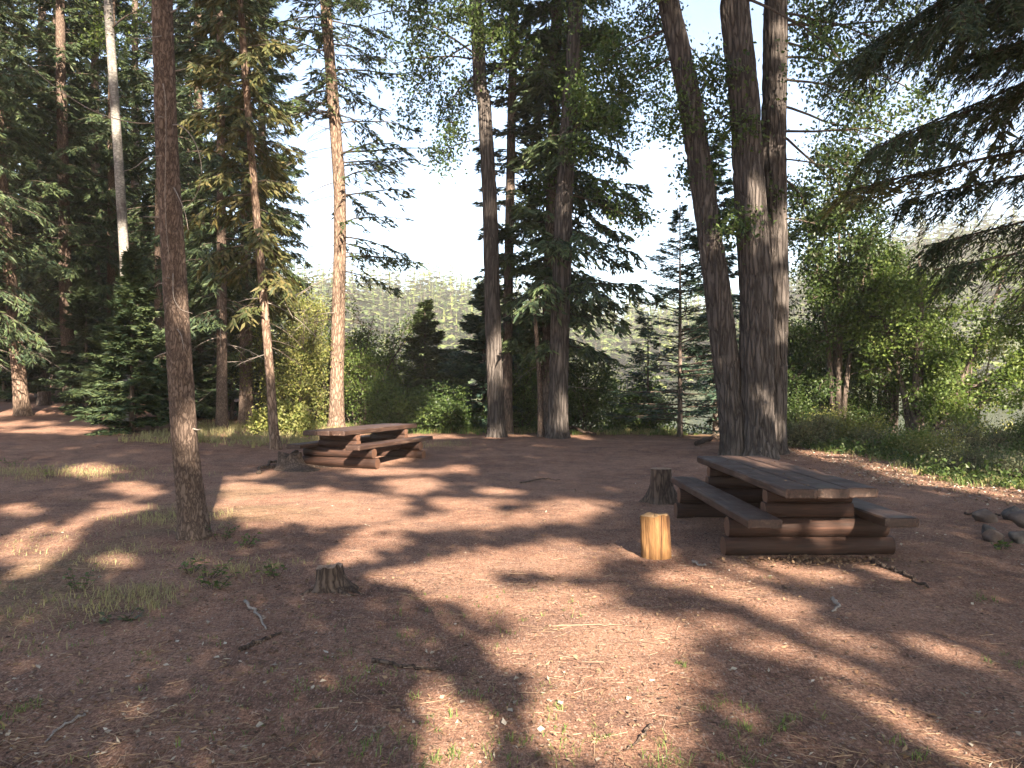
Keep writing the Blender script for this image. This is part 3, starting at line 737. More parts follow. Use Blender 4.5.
multi(875, 24, 'tall sunlit alder behind the bushy maple', 'leaf_green', 142, 6.4, 1.4, 4, 9, 1.6)
multi(800, 24.5, 'dense dark alder just behind the trunk trio', 'leaf_dark', 143, 4.6, .9, 5, 9, 1.3)
multi(893, 22.8, 'broad green alder between the tall sunlit alder and the maple stem', 'leaf_green', 147, 5.6, 1.4, 4, 10, 1.6)
# maple with a thick dark stem and two slanting stems
l = base(917, 20)
st = [([(0, 0, 0), (.0, 0, 1.4), (.1, 0, 3.2), (.1, .1, 4.6)], .17, .05, 4.7),
      ([(.3, .1, 0), (.9, .1, .95), (1.6, .2, 2.3), (2.3, .2, 4.2)], .085, .03, 4.3),
      ([(.15, -.1, 0), (.7, -.1, .9), (1.5, -.1, 1.5), (2.4, -.1, 2.0)], .06, .02, 2.0),
      ([(-.05, .1, 0), (-.2, .2, 1.2), (-.6, .3, 2.8), (-1.0, .4, 4.4)], .09, .03, 4.5)]
g = np.random.default_rng(15); lim = []
for k in range(52):
    s_ = g.integers(0, 4); h = st[s_][3]; z = h*g.uniform(.40, .98)
    lim.append((int(s_), float(z), g.uniform(0, 2*PI), g.uniform(-.15, .5), g.uniform(.8, 1.9), .02))
broadleaf('maple_tree', 'bushy maple on the bank with a dark stem and two slanting stems', 'tree', l, st, M['leaf_green'], M['grey_bark'], lim, 144, n_per=6, spread=.17, size=.095, sub=5, twig=5, sides=14)
multi(1062, 21.5, 'bushy green tree at the right frame edge beside the water', 'leaf_green', 145, 5.6, 1.3, 4, 9, 1.5)
multi(965, 26, 'paler tree on the lower bank behind the slanting stems', 'leaf_yellow', 146, 6.6, 1.2, 4, 8, 1.5)
BR = 'low brush along the grassy right bank'
def brush(u, d, h, w, m, seed, label, **kw):
    return shrub('brush_shrub', label, 'shrub', base(u, d), h, w, M[m], seed, group=BR, **kw)
brush(808, 18.6, .9, 1.0, 'leaf_grey', 151, 'low grey brush right beside the trunk trio', size=.05)
brush(842, 19.4, 1.0, 1.1, 'leaf_yellow', 152, 'yellowish brush left of the dark maple stem', size=.05)
brush(878, 18.4, .5, .9, 'leaf_grey', 153, 'dull brush in front of the dark maple stem', size=.05, n_per=4)
brush(948, 17.6, .75, 1.0, 'leaf_grey', 154, 'half bare twiggy brush under the slanting maple stems', size=.045, n_per=2)
brush(985, 17.4, .55, 1.0, 'leaf_grey', 155, 'grey twiggy brush before the green water', size=.045, n_per=3)
brush(1026, 18, .8, 1.0, 'leaf_green', 156, 'green brush at the right frame edge', size=.05)
brush(862, 21.5, 1.4, 1.2, 'leaf_dark', 157, 'dark brush behind the yellowish brush', size=.06)
brush(965, 14.2, .5, .7, 'leaf_grey', 171, 'small twiggy brush on the bank nearer than the green water', size=.04, n_per=4)
brush(1012, 13.2, .45, .7, 'leaf_grey', 172, 'small dull brush on the bank above the fire ring', size=.04, n_per=4)
brush(930, 16.2, .55, .8, 'leaf_yellow', 173, 'small yellow tinged brush just beyond the litter strip', size=.045, n_per=5)
brush(910, 17.2, .45, .8, 'leaf_green', 158, 'ankle high green brush at the edge of the litter strip', size=.05)
brush(788, 20.5, 1.3, 1.1, 'leaf_dark', 159, 'dark brush tucked behind the trunk trio', size=.06)

# the overhanging fir
l = (7.0, 7.6, float(ground_h(7, 7.6)))
root = thing('fir_tree', 'big fir beyond the right frame edge whose dark boughs hang into view', 'tree', l)
pth = [(0, 0, 0), (0, 0, 20)]
mesh_obj('trunk', [(*trunk_geo(pth, .3, .12, 20, 28, .1, .4, .02, 16, 7, 9), 0)], [M['spruce_bark']], root, True)
g = np.random.default_rng(161); W, Nn = [], []
SH = .77
spec = [(3.15, 3.20, 4.2, -.06, .14), (3.5, 2.75, 3.9, .0, .2), (3.9, 2.85, 4.2, .05, .22),  (4.75, 3.1, 4.9, .02, .30), (5.1, 2.8, 4.6, .0, .3),
        (5.4, 3.3, 5.0, .05, .30), (5.7, 3.0, 5.2, .02, .28), (6.1, 2.7, 4.8, .02, .3), (5.9, 3.5, 4.6, .0, .3), (6.5, 3.15, 5.2, .0, .32), (6.9, 2.9, 5.2, .0, .35), (7.3, 3.2, 5.0, .0, .4), (6.3, 3.4, 4.8, -.02, .3), (5.3, 2.95, 3.9, .04, .28), (6.0, 2.95, 4.4, .0, .3)]
for k in range(12):
    spec.append((g.uniform(5.9, 8.5), g.uniform(2.5, 3.6), g.uniform(2.4, 3.9), g.uniform(-.12, .1), g.uniform(.2, .5)))
for k in range(11):
    spec.append((g.uniform(4.6, 8.5), g.uniform(2.2, 3.95), g.uniform(3.2, 4.8), g.uniform(-.12, .1), g.uniform(.2, .45)))
for k in range(44):
    spec.append((g.uniform(4, 19), g.uniform(-2.0, 2.1), 0, .05, .3))
for (z, az, L, pi_, dr) in spec:
    if L == 0: L = 4.2*(1-(z-3)/18)*g.uniform(.7, 1.0); n2, ns, te = 18, 8, 0; sl, sw = .24, .05
    else: L *= SH; n2, ns, te = 60, 19, 2; sl, sw = .085, .015
    w_, n_ = bough_geo(g, np.array([0, 0, z]), az, L, pi_, dr, .06, n2, .36, ns, sl, sw, .026, .1, .5, 1.0, te)
    W += w_; Nn += n_
mesh_obj('crown', [merge(W, 0), merge(Nn, 1)], [M['twig'], M['needle_shaded']], root, (0,))
w_, n_ = bough_geo(g, np.array([0, 0, 4.15]), 3.02, 4.0, .02, .2, .02, 40, .26, 11, .10, .022, .028, .35, .3, 1.0, 1)
mesh_obj('sun_toned_bough', [merge(w_, 0), merge(n_, 1)], [M['twig'], M['needle_gold']], root, (0,))  # yellower needles paint sunlight onto this one bough

# ================================================================== unseen trees, crowns shaped to shade the clearing around the sun patches
LIT_PX = [  # sunlit patches on the clearing floor (u, v, ru, rv, turn)
 (95, 445, 30, 3, 0), (95, 475, 22, 6, 0), (135, 492, 26, 6, 0), (108, 512, 30, 9, -12), (20, 542, 28, 10, -25), (47, 552, 44, 12, -37), (115, 560, 20, 7, 0), (20, 512, 22, 5, 0),
 (245, 497, 28, 14, 0), (310, 508, 92, 17, -2), (345, 514, 66, 15, 0), (372, 547, 42, 11, -14), (445, 523, 90, 9, -4), (410, 486, 28, 8, 0), (470, 504, 44, 6, 0), (500, 492, 22, 4, 0), (465, 582, 52, 22, 8), (398, 577, 28, 7, 0),
 (505, 560, 50, 12, 0), (500, 600, 30, 22, 0), (435, 472, 16, 3, 0), (460, 470, 13, 3, 0), (390, 473, 30, 4, 0), (452, 735, 46, 46, -15), (530, 517, 22, 8, 0), (568, 510, 36, 11, 0), (560, 560, 48, 19, 0), (590, 645, 95, 52, 12), (600, 720, 85, 40, 10),
 (560, 602, 60, 20, 10), (790, 573, 70, 9, 4), (740, 592, 70, 13, 16), (785, 613, 45, 10, 16), (712, 622, 28, 9, 10), (775, 650, 40, 9, 12), (848, 640, 42, 11, 15), (940, 650, 50, 8, 15), (890, 712, 66, 11, 24), (735, 712, 22, 9, 20),
 (975, 757, 50, 9, 24), (880, 572, 32, 5, 20), (690, 575, 40, 10, 5), (830, 668, 40, 6, 18)]
LIT_W = [  # sunlit patches in ground metres (x, y, rx, ry)
 (1.27, 7.7, .24, .5), (2.9, 7.95, .5, .16), (-3.0, 16.6, 1.0, 2.0), (-3.75, 11.2, .22, 1.2), (-4.3, 14.0, .15, .8), (7.0, 13.4, .55, 2.4), (7.6, 12.6, .8, 1.1), (6.6, 17.0, .5, 1.0), (2.6, 10.6, .22, .8), (2.95, 9.7, .12, .7), (4.6, 18.2, .9, .5), (3.0, 19.5, .6, .35)]
def lit_prob(x, y, jit=0):
    """1 where the sun reaches the floor (or would reach it, once the ray is carried down to it)"""
    u = 512+F_PX*x/np.maximum(y, .5); v = 384+CAMZ*F_PX/np.maximum(y, .5)
    wob = (fbm(x*1.7, y*1.7, 0, 41, 3)-.5)
    m = np.zeros_like(x)
    inn = (y > 1.5) & (y < 22)
    for (a, b_, ru, rvv, t) in LIT_PX:
        c_, s_ = math.cos(R(t)), math.sin(R(t))
        du, dv = u-a, v-b_
        q = ((du*c_+dv*s_)/ru)**2+((-du*s_+dv*c_)/rvv)**2
        m = np.maximum(m, np.where(inn, (q < 1.4+wob*1.9+jit), 0))
    for (a, b_, rx, ry) in LIT_W:
        q = ((x-a)/rx)**2+((y-b_)/ry)**2
        m = np.maximum(m, (q < 1.25+wob*1.2+jit))
    far = y > 20.5
    nz = fbm(x*.75, y*.45, 0, 61, 3)
    lx_ = x+.277*(y-23)
    thr = np.full_like(x, .60)
    thr = np.where(lx_ < -8.0, .535, thr)
    thr = np.where(np.abs(lx_+5.0) < .65, .30, thr)
    thr = np.where((lx_ > -1.6) & (lx_ < 1.5), .68, thr)
    thr = np.where((np.abs(lx_-.9) < .22) & (y > 31.5) & (y < 35), 0, thr)
    thr = np.where((lx_ > 2.3) & (lx_ < 4.6), .66, thr)
    thr = np.where((np.abs(lx_-4.25) < .25) & (((y > 21.2) & (y < 24)) | ((y > 29.5) & (y < 33))), 0, thr)
    thr = np.where((np.abs(lx_-2.95) < .3) & (y > 24) & (y < 26), 0, thr)
    thr = np.where((lx_ > -8.2) & (lx_ < -5.9), .42, thr)
    thr = np.where((lx_ > 4.9), .43, thr)
    m = np.where(far, np.maximum(m, nz > thr), m)
    return m
g = np.random.default_rng(171)
tr = []
for row, (yy, x0, x1) in enumerate([(-4.2, -13, 17), (-8.5, -15, 19)]):
    for xx in np.arange(x0, x1, 3.1):
        tr.append((xx+g.normal()*.5+row*1.4, yy+g.normal()*.8))
tr = np.array(tr)
sl = np.arange(.5, 14, .1)[:, None]*(-SUNV[:2]/SUNV[2])
for k in range(len(tr)):  # shift each trunk so its shadow misses the sun patches
    best = None
    for dx in np.linspace(-2.3, 2.3, 47):
        q = tr[k]+np.array([dx, 0])+sl; q = q[q[:, 1] > 2]
        sc_ = lit_prob(q[:, 0], q[:, 1]).sum()+abs(dx)*2 if len(q) else 0
        if best is None or sc_ < best[0]: best = (sc_, dx)
    tr[k, 0] += best[1]
# shaded points of the floor
cells = []
for (y0, y1, st_) in [(1.2, 10, .115), (10, 22, .19), (22, 50, .30)]:
    yy = np.arange(y0, y1, st_); 
    for y_ in yy:
        xl = -(.68*y_+1.2) if y_ < 30 else -(.68*y_)-1.0
        xr = .68*y_+1.2
        xx = np.arange(xl, xr, st_); cells.append(np.stack([xx, np.full_like(xx, y_), np.full_like(xx, st_)], -1))
cells = np.concatenate(cells)
cells[:, :2] += g.uniform(-.5, .5, (len(cells), 2))*cells[:, 2:3]
acc = [[] for _ in tr]
hd = SUNV[:2]/SUNV[2]                       # metres sideways per metre of height, towards the sun
for rep in range(3):
    cc = cells.copy(); cc[:, :2] += g.uniform(-.6, .6, (len(cc), 2))*cc[:, 2:3]
    shade = (lit_prob(cc[:, 0], cc[:, 1], g.normal(size=len(cc))*.32) < .5) & (g.random(len(cc)) < .93)
    cc = cc[shade]
    # choose a tree whose axis passes near the ray
    ax = tr[None]-cc[:, None, :2]; tpar = (ax@hd)/(hd@hd)                 # height at the closest approach
    clos = cc[:, None, :2]+tpar[..., None]*hd; dist = np.linalg.norm(clos-tr[None], axis=-1)
    score = dist+g.random(dist.shape)*1.4+np.where((tpar < 1.0) | (tpar > 27), 99, 0)
    pick = score.argmin(1); hgt = tpar[np.arange(len(cc)), pick]+g.normal(size=len(cc))*.35
    ok = (score.min(1) < 60) & (hgt > .8)
    Pc = np.concatenate([cc[:, :2]+hgt[:, None]*hd, hgt[:, None]], 1)
    for k in range(len(tr)):
        s_ = ok & (pick == k)
        if s_.any(): acc[k].append(np.concatenate([Pc[s_], cc[s_, 2:3]], 1))
for k, a in enumerate(acc):
    if not a: continue
    a = np.concatenate(a); l = np.array([tr[k][0], tr[k][1], float(ground_h(*tr[k]))])
    top = a[:, 2].max()
    root = thing('unseen_shade_fir', 'unseen fir behind the viewpoint with its crown shaped to throw dappled shade', 'tree', tuple(l), 0, 'unseen firs behind the viewpoint shaped to shade the clearing')
    mesh_obj('trunk', [(*trunk_geo([(0, 0, 0), (0, 0, top+1)], .09, .02, top+1, 10, .25, .4, 0, 14, k), 0)], [M['spruce_bark']], root, True)
    P = a[:, :3]-l; sz = a[:, 3]*1.7
    D = rv(g, len(P)); Wd = rv(g, len(P))
    # face the leaf planes roughly across the light, so they block more of it
    D = nrm(D-SUNV*np.sum(D*SUNV, -1, keepdims=True)*.6); Wd = nrm(Wd-SUNV*np.sum(Wd*SUNV, -1, keepdims=True)*.6)
    kv, kf = kites(P-D*sz[:, None]*.5, D, Wd, sz, sz*.75)
    far_ = np.linalg.norm(P[:, :2], axis=1) > .35
    zz = P[far_, 2]; sel = g.random(len(zz)) < .03
    E = P[far_][sel]; S_ = np.stack([0*E[:, 0], 0*E[:, 0], np.maximum(.5, E[:, 2]+.2)], -1)
    mesh_obj('crown', [(kv, kf, 1), (*tubes(S_, E, .015, .004, 3), 0)], [M['twig'], M['shade_leaf']], root)

# ================================================================== picnic tables
def bevel_box(x0, x1, y0, y1, z0, z1, b=.012, jit=0, g=None, nseg=1, axis=1):
    """box with chamfered edges, quads only (8-sided section extruded along axis)"""
    if axis == 1: a0, a1, c0, c1, l0, l1 = x0, x1, z0, z1, y0, y1
    else:         a0, a1, c0, c1, l0, l1 = y0, y1, z0, z1, x0, x1
    sec = np.array([(a0+b, c0), (a1-b, c0), (a1, c0+b), (a1, c1-b), (a1-b, c1), (a0+b, c1), (a0, c1-b), (a0, c0+b)])
    ctr = sec.mean(0); ls = [l0, l0+b*.6]+list(np.linspace(l0, l1, 14)[1:-1])+[l1-b*.6, l1]
    rings = []
    for k, l_ in enumerate(ls):
        s = 1-b*1.2/max(.05, min(a1-a0, c1-c0)) if k in (0, len(ls)-1) else 1
        q = ctr+(sec-ctr)*s
        if jit and g is not None: q = q+g.normal(size=q.shape)*jit
        rings.append(np.stack([q[:, 0], np.full(8, l_), q[:, 1]] if axis == 1 else [np.full(8, l_), q[:, 0], q[:, 1]], -1))
    V = np.concatenate(rings); k = len(ls); n = 8
    i = np.arange(k-1)[:, None]*n; j = np.arange(n)[None]; j2 = (j+1) % n
    F = np.stack([i+j, i+j2, i+n+j2, i+n+j], -1).reshape(-1, 4)
    for e in (0, (k-1)*n):
        F = np.vstack([F, [[e, e+1, e+2, e+7], [e+2, e+3, e+6, e+7], [e+3, e+4, e+5, e+6]]])
    if axis == 0: F = F[:, ::-1]
    return V, F
def log_geo(p0, p1, r, seed, flat_bottom=None, flat_top=None, n=22):
    g = np.random.default_rng(seed)
    t = np.concatenate([[0, .006], np.linspace(0, 1, 12)[1:-1], [.994, 1]]); P = np.array(p0)+(np.array(p1)-np.array(p0))*t[:, None]
    rad = np.full(len(t), r); rad[0] = rad[-1] = r*.94
    V, F = tube(P, rad, n, True, lambda Q, th: r*.17*(vn(np.cos(th)*1.4+seed, np.sin(th)*1.4, Q[..., 0]*1.5+Q[..., 1]*1.5, seed)-.5))
    if flat_top is not None: V[:, 2] = np.minimum(V[:, 2], flat_top)
    if flat_bottom is not None: V[:, 2] = np.maximum(V[:, 2], flat_bottom)
    return V, F
def log_obj(name, p0, p1, r, seed, parent, **kw):
    V, F = log_geo(p0, p1, r, seed, **kw)
    n = len(F); ncap = 22
    side, capf = F[:n-ncap], F[n-ncap:]
    return mesh_obj(name, [(V, side, 0), (V, capf, 1)], [M['stain'], M['stain_end']], parent, (0,))
def picnic_table(label, loc, rotz, L=3.25, sup=(.62, 2.72), seed=0):
    t = thing('picnic_table', label, 'picnic table', loc, rotz, 'log picnic tables in the clearing')
    g = np.random.default_rng(seed)
    for k, (a, b_, e0, e1) in enumerate([(-.42, -.145, 0, L-.02), (-.14, .135, .01, L+.02), (.14, .42, .07, L-.03)]):
        mesh_obj('tabletop_plank', [(*bevel_box(a, b_, e0, e1, .617+g.normal()*.002, .705+g.normal()*.002, .014, .0016, g), 0)], [M['stain_board']], t)
    for s in (-1, 1):
        x0, x1 = (-.76, -.46) if s < 0 else (.46, .76)
        o = mesh_obj('bench', [(*bevel_box(x0, x1, .0+.03*s, L+.05*s, .365, .447, .013, .0016, g), 0)], [M['stain_board']], t)
    for si, y in enumerate(sup):
        k = seed+si*10
        log_obj('base_log', (-.80, y, .085), (.80, y+.02, .085), .105, k+1, t, flat_top=.180)
        log_obj('bench_log', (-.76, y+.01, .27), (.74, y, .27), .10, k+2, t, flat_bottom=.182, flat_top=.363)
        log_obj('riser_log', (-.42, y, .435), (.41, y, .435), .088, k+3, t, flat_bottom=.366, flat_top=.50)
        log_obj('riser_log', (-.40, y+.01, .56), (.40, y, .56), .082, k+4, t, flat_bottom=.503, flat_top=.615)
    log_obj('stretcher_log', (-.28, sup[0]+.12, .27), (-.28, sup[1]-.12, .27), .075, seed+31, t)
    log_obj('stretcher_log', (.28, sup[0]+.12, .27), (.28, sup[1]-.12, .27), .075, seed+32, t)
    return t
picnic_table('near brown log picnic table before the big trunk trio', (2.80, 6.95, float(ground_h(2.8, 8.2))-.01), R(.5), seed=201)
picnic_table('far reddish log picnic table beneath the sunlit pine', (-3.45, 14.55, float(ground_h(-3, 16))-.02), R(-20), L=3.0, sup=(.58, 2.5), seed=301)

# ================================================================== stumps
def stump(label, loc, r, h, seed, barkm, topm, roots=5, root_L=.35, tilt=(0, 0), slab=None, name='tree_stump', ragged=0):
    g = np.random.default_rng(seed)
    root = thing(name, label, 'stump' if name == 'tree_stump' else 'log', loc)
    zs = np.concatenate([[-.06], np.linspace(0, h, 16)]); nn = 44
    ra = g.uniform(0, 6.28, max(1, roots))
    tx, ty = tilt
    P = np.stack([tx*np.maximum(zs, 0), ty*np.maximum(zs, 0), zs], -1)
    def disp(Q, th):
        z = Q[..., 2]; d = 0*z
        for a in (ra if roots else []):
            c = np.cos(th-a); d = d+r*.7*np.exp(-(1-c)*9)*np.exp(-np.maximum(z, 0)/(h*.28))
        if roots: d = d+r*.25*np.exp(-np.maximum(z, 0)/(h*.3))
        d = d+r*.14*(vn(np.cos(th)*2+seed, np.sin(th)*2, z*2, seed)-.5)+.012*(fbm(np.cos(th)*6, np.sin(th)*6, z*6, seed+2)-.5)*2
        return d
    V, F = tube(P, np.full(len(zs), r), nn, False, disp)
    if ragged:
        th = np.arctan2(V[:, 1], V[:, 0]); top = V[:, 2] > h*.8
        V[:, 2] += np.where(top, ragged*(vn(np.cos(th)*3, np.sin(th)*3, 0, seed)-.5), 0)
    mesh_obj('side', [(V, F, 0)], [barkm], root, True)
    rim = V[-nn:]; ctr = rim.mean(0)
    rings = [ctr+(rim-ctr)*f+np.array([0, 0, 0.002*math.sin(f*9)+(.004 if f > .99 else .0)*0]) for f in (1, .93, .7, .45, .2, .02)]
    for q in rings[1:]: q[:, 2] += g.normal(size=nn)*.0025
    TV = np.concatenate(rings); i = np.arange(5)[:, None]*nn; j = np.arange(nn)[None]; j2 = (j+1) % nn
    TF = np.stack([i+j, i+j2, i+nn+j2, i+nn+j], -1).reshape(-1, 4)
    mesh_obj('cut_face', [(TV, TF, 0)], [topm], root)
    for k in range(roots if root_L else 0):
        a = ra[k]; q = np.linspace(0, 1, 8)[:, None]; dr = np.array([math.cos(a), math.sin(a), 0])
        PP = dr*(r*.6+root_L*q)+np.array([-dr[1], dr[0], 0])*(.1*root_L*np.sin(q*4+k))+np.array([0, 0, 1.0])*(h*.16*(1-q)**2-.015*q)
        mesh_obj('root', [(*tube(PP, np.linspace(r*.28, r*.07, 8), 8), 0)], [barkm], root, True)
    return root
def gl(u, v):
    x, y = gnd(u, v); return (x, y, float(ground_h(x, y)))
stump('freshly split upright log with bright orange wood beside the near table', gl(657, 556), .135, .39, 401, M['cut_wood'], M['cut_top'], roots=0, root_L=0, tilt=(-.06, .02), name='upright_log', ragged=.03)
stump('dark old stump with flared roots behind the bright upright log', gl(661, 503), .13, .47, 402, M['stump_bark'], M['old_top'], roots=6, root_L=.13)
stump('low weathered stump with broken roots in the open foreground', gl(331, 588), .10, .18, 403, M['stump_bark'], M['old_top'], roots=5, root_L=.3, tilt=(-.1, 0), ragged=.05)
stump('gnarled root stump with a pale root beside the far table', gl(290, 470), .22, .26, 404, M['stump_bark'], M['stump_bark'], roots=7, root_L=.7, ragged=.14)
for k, (u, v, d, h, lb) in enumerate([(44, 411, 27.0, .45, 'small pale cut stump farthest into the forest beside the leaning pale trunk'), (62, 411, 28.0, .42, 'small pale cut stump touching the sunlit lower trunk'), (94, 416, 27.5, .6, 'tallest small cut stump between the sunlit trunk and the young fir'), (107, 416, 28.5, .5, 'small dim cut stump close to the young fir')]):
    x = px(u, d); stump(lb, (x, d, float(ground_h(x, d))), .2, h, 410+k, M['stump_bark'], M['cut_top'], roots=3, root_L=0)

# ================================================================== fire ring rocks
def rock_mat():
    m, nt, b = mat('lichen grey rock', .85, .25); co = coord(nt)
    n1 = noise(nt, co, 9, 5, .65); oi = N(nt, 'ShaderNodeObjectInfo')
    c = ramp(nt, n1.outputs['Fac'], [(.3, (.025, .024, .023)), (.55, (.07, .066, .062)), (.75, (.15, .14, .13))]).outputs[0]
    c = mix(nt, math_(nt, 'MULTIPLY', oi.outputs['Random'], .3), c, (.20, .12, .085))
    nt.links.new(c, b.inputs['Base Color']); bump(nt, b, n1.outputs['Fac'], .5, .03); return m
M['rock'] = rock_mat()
def rock(label, loc, r, seed, sq=.75):
    g = np.random.default_rng(seed)
    nth, nph = 20, 12
    ph = np.linspace(.001, PI-.001, nph); th = np.arange(nth)*2*PI/nth
    PH, TH = np.meshgrid(ph, th, indexing='ij')
    D = np.stack([np.sin(PH)*np.cos(TH), np.sin(PH)*np.sin(TH), np.cos(PH)], -1)
    pl = rv(g, 9); cut = g.uniform(.5, .85, 9)
    rr = np.min(np.where(D@pl.T > 0.05, cut/np.maximum(D@pl.T, .05), 9), -1); rr = np.minimum(rr, 1.0)
    rr = rr*(1+.12*(fbm(D[..., 0]*2.2+seed, D[..., 1]*2.2, D[..., 2]*2.2, seed)-.5)*2)
    Vv = (D*rr[..., None]*np.array([r*g.uniform(.9, 1.25), r*g.uniform(.8, 1.1), r*sq])).reshape(-1, 3)
    i = np.arange(nph-1)[:, None]*nth; j = np.arange(nth)[None]; j2 = (j+1) % nth
    F = np.stack([i+j, i+nth+j, i+nth+j2, i+j2], -1).reshape(-1, 4)
    o = mesh_obj('fire_ring_rock', [(Vv, F, 0)], [M['rock']], None, True); o.location = loc; o.rotation_euler = (g.uniform(-.3, .3), g.uniform(-.3, .3), g.uniform(0, 6))
    return tag(o, label, 'rock', 'rocks of the fire ring')
fx_, fy_ = 6.15, 9.6
ring = [('reddish rock at the front corner of the fire ring', 5.45, 9.05, .12), ('blue grey rock second along the front of the fire ring', 5.66, 8.95, .135), ('dark rock lowest at the front of the fire ring by the frame edge', 5.90, 8.86, .13),
        ('large pale rock atop the ring beside the frame edge', 5.95, 9.35, .20), ('small dark rock closing the far side of the fire ring', 5.62, 9.42, .12), ('fire ring rock cut by the frame edge', 6.2, 8.95, .15)]
for k, (lb, x, y, r) in enumerate(ring):
    x -= .52; y -= .85; r *= .8
    rock(lb, (x, y, float(ground_h(x, y))+r*(1.1 if 'atop' in lb else .42)), r, 500+k, .8)
for k, a in enumerate(np.linspace(-.6, 2.2, 6)):
    x, y = 5.95+.75*math.cos(a), 8.7+.75*math.sin(a)
    rock('fire ring rock beyond the frame edge', (x, y, float(ground_h(x, y))+.05), .15, 520+k, .8)

# ================================================================== ground litter, grass, sticks
def ground_full(x, y):
    z = ground_h(x, y); nr = ss(45, 20, y)*ss(30, 12, np.abs(x))
    return z+nr*(.028*(fbm(x*2.6, y*2.6, 0, 11, 3)-.5)+.014*(fbm(x*9, y*9, 0, 21, 2)-.5))
g = np.random.default_rng(600)
def scatter(n, dens=None, ymax=22, ymin=2.6):
    d = 1/(g.uniform(1/ymax, 1/ymin, n)); x = g.uniform(-.72, .72, n)*d
    if dens is not None:
        k = g.random(n) < dens(x, d); x, d = x[k], d[k]
    return x, d
def flat_kites(x, y, L, w, lift=.006, tilt=.25):
    m = len(x); a = g.uniform(0, 6.28, m)
    D = nrm(np.stack([np.cos(a), np.sin(a), g.normal(size=m)*tilt], -1)); W_ = np.stack([-np.sin(a), np.cos(a), g.normal(size=m)*tilt*1.3], -1)
    return kites(np.stack([x, y, ground_full(x, y)+lift], -1), D, W_, L, w, bend=g.uniform(-.2, .25, m))
x, y = scatter(30000, lambda x, y: .25+.75*ss(.45, .6, fbm(x*.8, y*.8, 0, 91)))
V1 = flat_kites(x, y, g.uniform(.014, .05, len(x)), g.uniform(.008, .024, len(x)))
x, y = scatter(3800, lambda x, y: .10+.5*ss(-.5, -1.5, x)*ss(7, 5, y)+.5*ss(1, 5, x)*ss(4, 9, y)+.9*ss(1.5, 3, x)*ss(9.5, 11, y)+.5*ss(.52, .62, fbm(x*1.1, y*1.1, 0, 95))*ss(9, 5, y))
V2 = flat_kites(x, y, .012+.04*g.random(len(x))**2, .008+.03*g.random(len(x))**2, .008, .35)
# litter piled against the foot of the near table
m = 420; xp = np.clip(2.75+g.normal(size=m)*.42, 1.9, 3.7); yp = 7.36-np.abs(g.normal(size=m))*.16
V4 = flat_kites(xp, yp, g.uniform(.02, .06, m), g.uniform(.015, .035, m), .012, .5)
# a few leaves fallen on the near table and its benches
m = 46; q = g.random(m); tx = np.where(q < .6, g.uniform(-.4, .4, m), np.where(q < .8, g.uniform(-.74, -.48, m), g.uniform(.48, .74, m))); ty = g.uniform(.1, 3.1, m); tz = np.where(q < .6, .712, .452)
a_ = g.uniform(0, 6.28, m)
V5 = kites(np.stack([2.80+tx, 6.95+ty, tz+float(ground_h(2.8, 8.2))-.01], -1), np.stack([np.cos(a_), np.sin(a_), .05+0*a_], -1), np.stack([-np.sin(a_), np.cos(a_), g.normal(size=m)*.2], -1), g.uniform(.02, .06, m), g.uniform(.008, .03, m), bend=g.uniform(0, .2, m))
# bright strip of litter by the right bank
m = 3600; y = g.uniform(9.5, 20, m); x = bank_x(y)-.25+g.normal(size=m)*(.25+.5*fbm(y*.8, 0*y, 0, 55))
V3 = flat_kites(x, y, g.uniform(.025, .07, m), g.uniform(.02, .05, m), .012, .4); q3 = len(x)*2//3*4
o = mesh_obj('leaf_litter', [(*V1, 0), (*V2, 1), (*V4, 0), (*V5, 0), (V3[0][:q3], V3[1][:q3//4], 0), (V3[0][q3:], V3[1][q3//4:]-q3, 1)], [M['litter'], M['pale_litter']])
tag(o, 'dead leaves and bark bits strewn over the red brown dirt', 'leaf litter', kind='stuff')
# needles and fine twigs
x, y = scatter(6500, lambda x, y: .3+.7*ss(.4, .6, fbm(x*.6, y*.6, 0, 97)), 14)
a = g.uniform(0, 6.28, len(x)); l_ = g.uniform(.03, .16, len(x)); z = ground_full(x, y)+.006
S_ = np.stack([x, y, z], -1); E_ = S_+np.stack([np.cos(a)*l_, np.sin(a)*l_, g.normal(size=len(x))*.006], -1)
o = mesh_obj('twig_litter', [(*tubes(S_, E_, g.uniform(.001, .0024, len(x)), .0008, 3), 0)], [M['twig_litter']])
tag(o, 'fine fallen twigs and needles scattered over the dirt', 'twig litter', kind='stuff')

def blades(cx, cy, n, rad, h, w=.006):
    n = int(n*1.8); w = w*.62
    q = g.normal(size=(n, 2))*rad*.55; tuft = g.normal(size=(max(2, n//9), 2))*rad*.6; q = tuft[g.integers(0, len(tuft), n)]+q*.28
    x = cx+q[:, 0]; y = cy+q[:, 1]
    b_ = np.stack([x, y, ground_full(x, y)-.005], -1); az = g.uniform(0, 6.28, n); ln = g.uniform(.2, 1.9, n)
    hh = h*g.uniform(.25, 1.25, n)
    d = np.stack([np.cos(az), np.sin(az), 0*az], -1)*(ln*hh)[:, None]; u_ = np.array([0, 0, 1.0])*hh[:, None]
    p = [b_, b_+d*.14+u_*.42, b_+d*.42+u_*.72, b_+d*.85+u_*(.86-.28*ln)[:, None]]
    s_ = np.stack([-np.sin(az), np.cos(az), 0*az], -1)*w
    ws = [1, .9, .6, .08]; Vb = []
    for k in range(3): Vb += [p[k]-s_*ws[k], p[k]+s_*ws[k], p[k+1]+s_*ws[k+1], p[k+1]-s_*ws[k+1]]
    return np.stack(Vb, 1).reshape(-1, 3), np.arange(n*12).reshape(-1, 4)
green_g, dry_g = [], []
